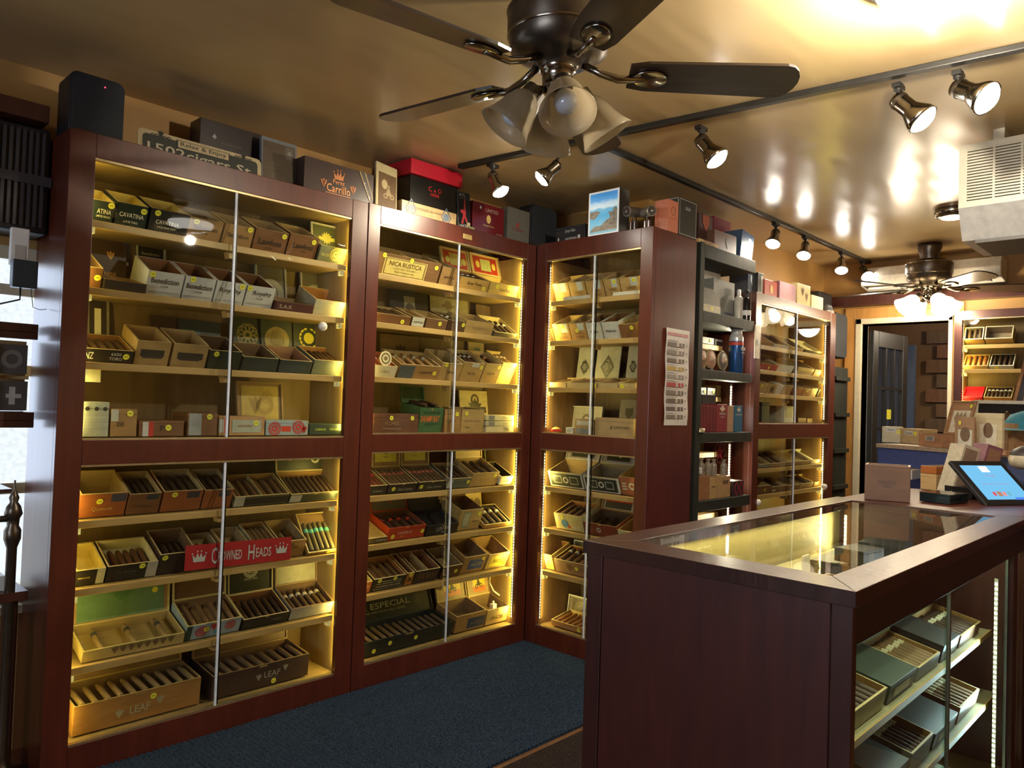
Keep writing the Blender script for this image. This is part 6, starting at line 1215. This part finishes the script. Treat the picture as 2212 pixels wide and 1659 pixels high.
pz = plane(2218, 1014, 2, 1.122); t = thing('ceramic_head', 'cream ceramic head with closed eyes at the right edge', 'ornament', M=Matrix.Translation(pz) @ Matrix.Rotation(R(-50), 4, 'Z') @ Matrix.Scale(.75, 4))
MB().lathe([(.05, 0), (.09, .02), (.10, .06), (.08, .11), (.04, .135), (0, .14)], 24).build('head', paint((.60, .52, .36), .3), t); MB().lathe([(.092, .085), (.085, .112), (.04, .14), (0, .147)], 24).build('hair_band', paint((.04, .03, .03)), t)
for s in (-1, 1): MB().tube([(s*.05, -.083, .052), (s*.035, -.094, .046), (s*.02, -.098, .052)], .003).build('closed_eye', paint((.05, .03, .02)), t)
t = thing('framed_guitar_case', 'dark case with orange wooden rims standing right of the white banded cigars', 'case', M=Matrix.Translation(plane(2188, 868, 0, 5.5)) @ Matrix.Rotation(R(-90), 4, 'Z') @ Matrix.Rotation(R(12), 4, 'Y')); h = .30
MB().box(0, .2, 0, .05, 0, h).build('panel', paint((.03, .02, .018)), t)
for x in (0, .05, .12): MB().box(x, x+.018, -.012, 0, 0, h).build('rim', cw((.45, .20, .05)), t)
bpy.data.objects['framed_guitar_case'].name = 'display_case'

# ------------------------------------------------------------------ left end: ribbed box, shelf, post, adaptor
t = thing('window_unit', 'dark ribbed air unit above the window at the left edge', 'air unit', (.28, 3.10, 1.90))
MB().box(0, .50, .012, .175, 0, .38).build('casing', BLK, t, bevel=.006)
for k in range(24): MB().box(.012+.02*k, .022+.02*k, 0, .012, .02, .36).build('fin', pmat('dark_fin', (.045, .04, .045), .5), t)
MB().box(-.005, .505, -.004, .01, .17, .205).build('cross_bar', pmat('dark_fin', (.045, .04, .045), .5), t)
t = thing('curtain_box', 'brown wooden valance above the window at the left edge', 'valance', (.10, 3.06, 2.29)); MB().box(0, .66, 0, .21, 0, .06).build('board', MAHO2, t)
for z, n_ in ((1.575, 'upper'), (1.26, 'lower')):
    tag(MB().box(0, .80, 0, .16, -.03, 0).box(0, .80, 0, .02, -.055, -.03).build('window_shelf', MAHO2, None, (-.03, 3.11, z), .002), 'dark wooden %s shelf across the window at the left edge' % n_, 'shelf')
t = thing('pegboard', 'tan board between the window shelves holding dark boxes', 'board', (.0, 3.235, 1.262)); MB().box(0, .765, 0, .02, 0, .255).build('panel', cw((.62, .42, .16)), t); MB().box(0, .765, -.05, 0, .115, .127).build('ledge', cw((.55, .38, .15)), t)
for k, (x, z, lab) in enumerate(((.655, 1.395, 'grey square tin on the upper ledge by the window'), (.66, 1.265, 'grey square tin on the lower ledge by the window'))):
    box_closed(Matrix.Translation((x, 3.15, z)), .095, .03, .105, paint((.09, .085, .075)), lab, seam=False, E=[('ring', (.2, .19, .17), .5, .5, .35)] if k == 0 else [], RC=[] if k == 0 else [(.4, .6, .2, .8, (.5, .5, .45)), (.3, .8, .42, .56, (.5, .5, .45))], cat='tin', name='square_tin')
for k, (x, z) in enumerate(((.60, 1.47), (.60, 1.405), (.60, 1.345), (.60, 1.29))):
    o = MB().lathe([(.0, -.006), (.032, -.004), (.035, 0), (.032, .006), (0, .008)], 18, 0, Matrix.Rotation(R(90), 4, 'X')).build('ashtray', paint(((.4, .15, .15), (.01, .01, .015), (.012, .01, .01), (.02, .02, .02))[k]), None, (x, 3.12, z))
    tag(o, ['red brown disc hung by the window, topmost of its column', 'black disc hung by the window, second in its column', 'black disc hung by the window, third in its column', 'black disc hung by the window, lowest of its column'][k], 'disc')
t = thing('wall_outlet', 'white outlet strip with dark adapter in front of the window', 'outlet', (.66, 3.05, 1.70)); MB().box(0, .055, 0, .025, .07, .20).build('outlet_body', WHT, t, bevel=.003)
MB().box(.012, .045, -.002, 0, .09, .14).build('socket', paint((.5, .48, .42)), t); MB().box(.0, .075, -.045, -.003, -.01, .085).build('adapter', paint((.02, .035, .05)), t, bevel=.003)
MB().tube([(.03, -.02, -.01), (.03, -.02, -.05), (-.05, -.01, -.08)], .003).build('cord', BLK, t); MB().tube([(.06, -.02, 0), (.075, 0, -.07), (.10, .02, -.075), (.125, .03, -.07)], .0012).build('wire', BLK, t)
t = thing('turned_post', 'dark turned metal post with finial before the window', 'post', (.70, 3.02, 0))
MB().lathe([(.10, 0), (.10, .02), (.03, .04), (.016, .08), (.016, .80), (.026, .83), (.026, .86), (.018, .875), (.020, .90), (.028, .915), (.022, .94), (.012, .955), (.016, .97), (.010, .985), (.003, 1.0), (.003, 1.03)], 16).build('post', BRZ, t)
MB().tube([(0, 0, .90), (-.10, 0, .90), (-.2, 0, .88), (-.30, 0, .92)], [.012, .010, .016, .012]).build('arm', BRZ, t)
t = thing('side_table', 'low cluttered table under the window at the left edge', 'table', (-.2, 3.0, 0)); MB().box(0, .95, 0, .26, .62, .65).build('table_top', MAHO2, t)
for x in (.03, .89): MB().box(x, x+.04, .03, .07, 0, .62).build('leg', MAHO2, t)
tag(MB().box(0, .09, 0, .12, 0, .05).build('white_carton', WHT, None, (.60, 3.04, .652)), 'small white carton on the low table under the window', 'carton')
tag(MB().box(0, .28, 0, .20, 0, .012).build('wall_ledge', MAHO2, None, (.42, 3.05, .985)), 'small dark ledge beside the turned post', 'ledge')

# ------------------------------------------------------------------ ceiling fans
def blade(L0, L1, w0, w1):
    n = 8; P_ = [(L0, -w0/2), (L0+.05, -w0*.62)]
    for i in range(n+1): a = -math.pi/2+math.pi*i/n; P_.append((L1-w1*.35+w1*.35*math.cos(a), w1/2*math.sin(a)))
    P_ += [(L0+.05, w0*.62), (L0, w0/2)]
    return P_
def fan(label, x, y, base, zc, lit, kitM, shade_mat, s=1.0, az=(225, 135, 45, 315), drop=.0, tilt=38):
    t = thing('ceiling_fan', label, 'ceiling fan', (x, y, zc)); 
    MB().lathe([(.0, 0), (.075, 0), (.078, -.02-drop*.2), (.06, -.05-drop*.5), (.058, -.07-drop)], 28).build('canopy', BRZ, t)
    o = -drop
    MB().lathe([(.07, -.062+o), (.12, -.068+o), (.146, -.085+o), (.150, -.10+o), (.148, -.155+o), (.142, -.17+o), (.138, -.20+o), (.10, -.225+o), (.06, -.235+o), (.052, -.25+o)], 36).build('motor_housing', BRZ, t)
    MB().lathe([(.150, -.088+o), (.153, -.092+o), (.150, -.096+o)], 36).lathe([(.146, -.158+o), (.149, -.162+o), (.144, -.167+o)], 36).build('trim_ring', BRZL, t)
    MB().lathe([(.05, -.24+o), (.050, -.26+o), (.045, -.262+o), (.045, -.30+o), (.05, -.305+o), (.036, -.325+o), (.02, -.34+o), (.0, -.345+o)], 28).build('switch_housing', BRZL, t)
    for k in range(5):
        a = R(base+72*k); A = Matrix.Rotation(a, 4, 'Z') @ Matrix.Translation((0, 0, -.262+o)) 
        B = A @ Matrix.Rotation(R(-12), 4, 'X')
        bm_ = MB(); pl_ = blade(.20, .68*s, .10, .145); n = len(pl_)
        bm_.add([(px_, py_, .004) for px_, py_ in pl_]+[(px_, py_, -.004) for px_, py_ in pl_], [tuple(range(n)), tuple(range(2*n-1, n-1, -1))]+[(i, i+n, (i+1) % n+n, (i+1) % n) for i in range(n)])
        b = bm_.build('blade', wood('fan_blade', (.020, .014, .011), (.045, .026, .018), .35, .2, scale=(.3, 3, 3)), t, M=B)
        ir = MB(); ir.tube([(.07, 0, .03), (.12, 0, .005), (.17, 0, -.012), (.25, 0, -.010)], [.011, .011, .012, .009]); ir.lathe([(0, -.004), (.034, -.004), (.038, 0), (.03, .004)], 14, 0, Matrix.Translation((.26, 0, -.008)) @ Matrix.Diagonal((1.4, 1, 1, 1)))
        ir.build('blade_iron', BRZL, b)
    for k, a in enumerate(az):
        A = Matrix.Rotation(R(a), 4, 'Z'); z0 = -.315+o
        MB().tube([(.02, 0, z0), (.055, 0, z0+.005), (.075, 0, z0-.008)], .010, M=A).build('light_arm', BRZ, t)
        S = A @ Matrix.Translation((.072, 0, z0-.004)) @ Matrix.Rotation(R(-tilt), 4, 'Y')
        MB().lathe([(.026, .012), (.028, -.012), (.024, -.03)], 16, 0, S).build('socket_cup', BRZ, t)
        sh = MB().lathe([(.026, -.014), (.040, -.03), (.050, -.055), (.056, -.085), (.066, -.112), (.078, -.135), (.0765, -.136), (.064, -.113), (.054, -.086), (.048, -.056), (.038, -.032), (.024, -.016)], 28, 0, S).build('lamp_shade', shade_mat, t)
        MB().lathe([(.012, -.03), (.014, -.045), (.028, -.065), (.033, -.088), (.028, -.108), (.014, -.118), (0, -.12)], 20, 0, S).build('bulb', emit('bulb_on', (1, .93, .78), 30) if lit else pmat('bulb_off', (.55, .58, .62), .15, coat=.6), t)
        if lit:
            p = S @ Vector((0, 0, -.15)); light('fan_lamp', 'POINT', p, lit, (1, .84, .60), t, size=.04)
    for xx in (-.02, .025): MB().tube([(xx, 0, -.33+o), (xx, .004, -.40+o)], .0015).build('pull_chain', BRZL, t)
    return t
def shade(name, em):
    m, nt, b = _new(name); N = nt.nodes; L_ = nt.links; out = [n for n in N if n.type == 'OUTPUT_MATERIAL'][0]
    b.inputs['Base Color'].default_value = (.46, .40, .29, 1); b.inputs['Roughness'].default_value = .22
    if em: b.inputs['Emission Color'].default_value = (1, .88, .62, 1); b.inputs['Emission Strength'].default_value = em
    tr = N.new('ShaderNodeBsdfTransparent'); tr.inputs[0].default_value = (.85, .80, .70, 1); tl = N.new('ShaderNodeBsdfTranslucent'); tl.inputs[0].default_value = (.7, .62, .48, 1)
    m1 = N.new('ShaderNodeMixShader'); m1.inputs[0].default_value = .5; L_.new(b.outputs[0], m1.inputs[1]); L_.new(tl.outputs[0], m1.inputs[2])
    m2 = N.new('ShaderNodeMixShader'); m2.inputs[0].default_value = .32; L_.new(m1.outputs[0], m2.inputs[1]); L_.new(tr.outputs[0], m2.inputs[2]); L_.new(m2.outputs[0], out.inputs[0]); MC[name] = m; return m
fan('dark bronze five bladed ceiling fan with unlit frosted bell shades, nearest', 1.6, 1.4, -46, ZC, 0, None, shade('frosted_shade', 0), az=(232, 142, 52, 322), tilt=35)
fan('far ceiling fan with glowing white shades near the doorway', 5.75, 1.56, 10, ZC, 9, None, shade('lit_shade', 7), s=.95, az=(225, 135, 45, 315), drop=.05, tilt=50)

# ------------------------------------------------------------------ track lights
TRK = pmat('track_black', (.03, .028, .026), .35, .4)
a0, a1 = Vector((2.535, 2.86, 0)), Vector((2.90, -.1, 0)); dv = a1-a0
t = thing('light_track', 'dark lighting track crossing the ceiling behind the near fan', 'light track', (a0.x, a0.y, ZC), math.atan2(dv.y, dv.x)); MB().box(0, dv.length, -.017, .017, -.022, 0).build('rail', TRK, t, bevel=.003)
t = thing('light_track', 'dark lighting track running along the ceiling towards the far fan', 'light track', (2.66, 2.10, ZC), 0); MB().box(0, 4.95-.02 if False else 3.5, -.017, .017, -.022, 0).build('rail', TRK, t, bevel=.003)
def spot(x, y, aim, power, label, size=1.0, drop=.055):
    """lamp head hanging from a track point, shining at the world point aim"""
    t = thing('track_spotlight', label, 'spotlight', (x, y, ZC-.022))
    MB().lathe([(.016, 0), (.016, -.02), (.008, -.025), (.008, -drop)], 12).box(-.03, .03, -.014, .014, -.016, 0).build('track_adapter', TRK, t)
    o = Vector((x, y, ZC-.022-drop)); d = (Vector(aim)-o).normalized(); q = d.to_track_quat('Z', 'X').to_matrix().to_4x4()
    M = Matrix.Translation((0, 0, -drop)) @ q @ Matrix.Scale(size, 4)
    MB().lathe([(.0, -.012), (.024, -.010), (.026, 0), (.026, .045), (.030, .055), (.044, .085), (.046, .10), (.043, .10), (.028, .06)], 22, 0, M).build('lamp_head', BRZL, t)
    MB().lathe([(.027, .0), (.0275, .01)], 22, 0, M).build('ring', BRZ, t)
    MB().lathe([(.0425, .092), (.040, .102), (.028, .112), (0, .116)], 20, 0, M).build('bulb', emit('spot_bulb', (1, .93, .80), 60), t)
    light('spot_lamp', 'SPOT', M @ Vector((0, 0, .125)), power*K_SPOT, (1, .84, .58), t, size=.03, spot=R(115), blend=.8, aim=d)
    return t
spot(2.588, 2.674, (2.75, 2.2, 1.6), 16, 'lit bronze spotlight at the left end of the crossing track')
spot(2.656, 2.311, (2.25, 2.75, 1.9), 40, 'lit spotlight just right of the near fan shades')
spot(2.777, 1.628, (2.9, 1.2, 1.9), 16, 'lit bronze spotlight right of the track junction', 1.15)
spot(2.85, .884, (2.9, .45, 2.0), 30, 'large dark spotlight under the bright ceiling glare', 1.2)
spot(2.87, .70, (2.75, .30, 2.18), 30, 'blazing spotlight turned towards the right edge', 1.2)
spot(4.512, 2.10, (4.05, 2.05, 1.7), 8, 'first lit spotlight along the receding track')
spot(4.96, 2.10, (4.5, 2.0, 1.7), 9, 'second lit spotlight along the receding track')
spot(5.60, 2.10, (5.2, 1.95, 1.7), 8, 'third lit spotlight along the receding track')
spot(6.02, 2.10, (5.6, 1.6, 1.8), 8, 'fourth spotlight, partly behind the far fan')
# bright flush ceiling light at the top right
t = thing('ceiling_light', 'blazing flush ceiling light at the top right', 'ceiling light', (2.20, .60, ZC))
MB().lathe([(.17, 0), (.17, -.015), (.15, -.02)], 30).build('rim', WHT, t); MB().lathe([(.15, -.015), (.14, -.05), (.09, -.075), (0, -.085)], 30).build('diffuser', emit('ceiling_glow', (1, .95, .86), 9), t)
light('ceiling_lamp', 'POINT', (0, 0, -.14), 60, (1, .88, .68), t, size=.03)
t = thing('ceiling_light', 'small flush round downlight beside the hanging air unit', 'ceiling light', (4.85, 1.20, ZC)); MB().lathe([(.09, 0), (.095, -.02), (.085, -.045), (.07, -.05)], 24).build('rim', BRZL, t); MB().lathe([(.07, -.045), (.05, -.055), (0, -.06)], 24).build('diffuser', emit('down_glow', (1, .93, .8), 12), t)

# hanging air cleaner unit with grille
t = thing('air_unit', 'cream hanging air cleaner with a slotted grille at the right edge', 'air unit', (3.5, .845, 0)); CR_ = pmat('cream_plastic', (.62, .58, .46), .4, noise=.04)
UW = .62; z0, z1 = 2.215, 2.475
MB().box(.015, .5, -UW, 0, z0, z1).build('casing', CR_, t, bevel=.004)
for yy in (-.12, -.5): MB().box(.1, .4, yy-.02, yy+.02, z1, ZC).build('ceiling_bracket', CR_, t)
hp = MB(); vs = [(0, 0, z0), (0, -UW, z0), (.07, -UW, 2.09), (.07, .0, 2.09), (.5, 0, z0), (.5, -UW, z0), (.45, -UW, 2.09), (.45, 0, 2.09)]
hp.add([Vector(v) for v in vs], [(0, 3, 2, 1), (0, 4, 7, 3), (1, 2, 6, 5), (3, 7, 6, 2), (4, 5, 6, 7)]); hp.build('lower_hood', pmat('grey_plastic', (.42, .41, .40), .4), t)
MB().box(.06, .40, -UW+.04, -.05, 2.075, 2.089).build('bottom_grille', pmat('dark_grille', (.10, .09, .08), .5), t)
MB().box(.012, .0145, -UW+.02, -.02, z0+.01, z1-.01).build('filter', pmat('slat_shadow', (.10, .09, .07), .7), t)  # dark plate added so the gaps between the slats look shaded
f = MB(); f.box(0, .014, -.03, 0, z0, z1); f.box(0, .014, -UW, -UW+.03, z0, z1); f.box(0, .014, -UW+.03, -.03, z0, z0+.025); f.box(0, .014, -UW+.03, -.03, z1-.022, z1)
for k in range(1, 6): f.box(0, .013, -.03-.095*k-.004, -.03-.095*k+.004, z0+.025, z1-.022)
f.build('grille_frame', CR_, t)
for k in range(18): MB().box(.001, .011, -UW+.03, -.03, z0+.030+.0118*k, z0+.0372+.0118*k).build('slat', CR_, t)
# wall mounted split air conditioner
t = thing('split_air_conditioner', 'long white air conditioner on the back wall behind the far fan', 'air conditioner', (6.19, 2.10, 2.30)); 
m = MB(); m.prism([(-.0, 0), (-.20, 0.03), (-.21, .10), (-.18, .17), (0, .17)], -.92, 0); m.build('body', pmat('white_plastic', (.66, .62, .54), .35), t, bevel=.006)
MB().box(-.205, -.15, -.86, -.06, .0, .016).build('louvre', paint((.45, .42, .36)), t)
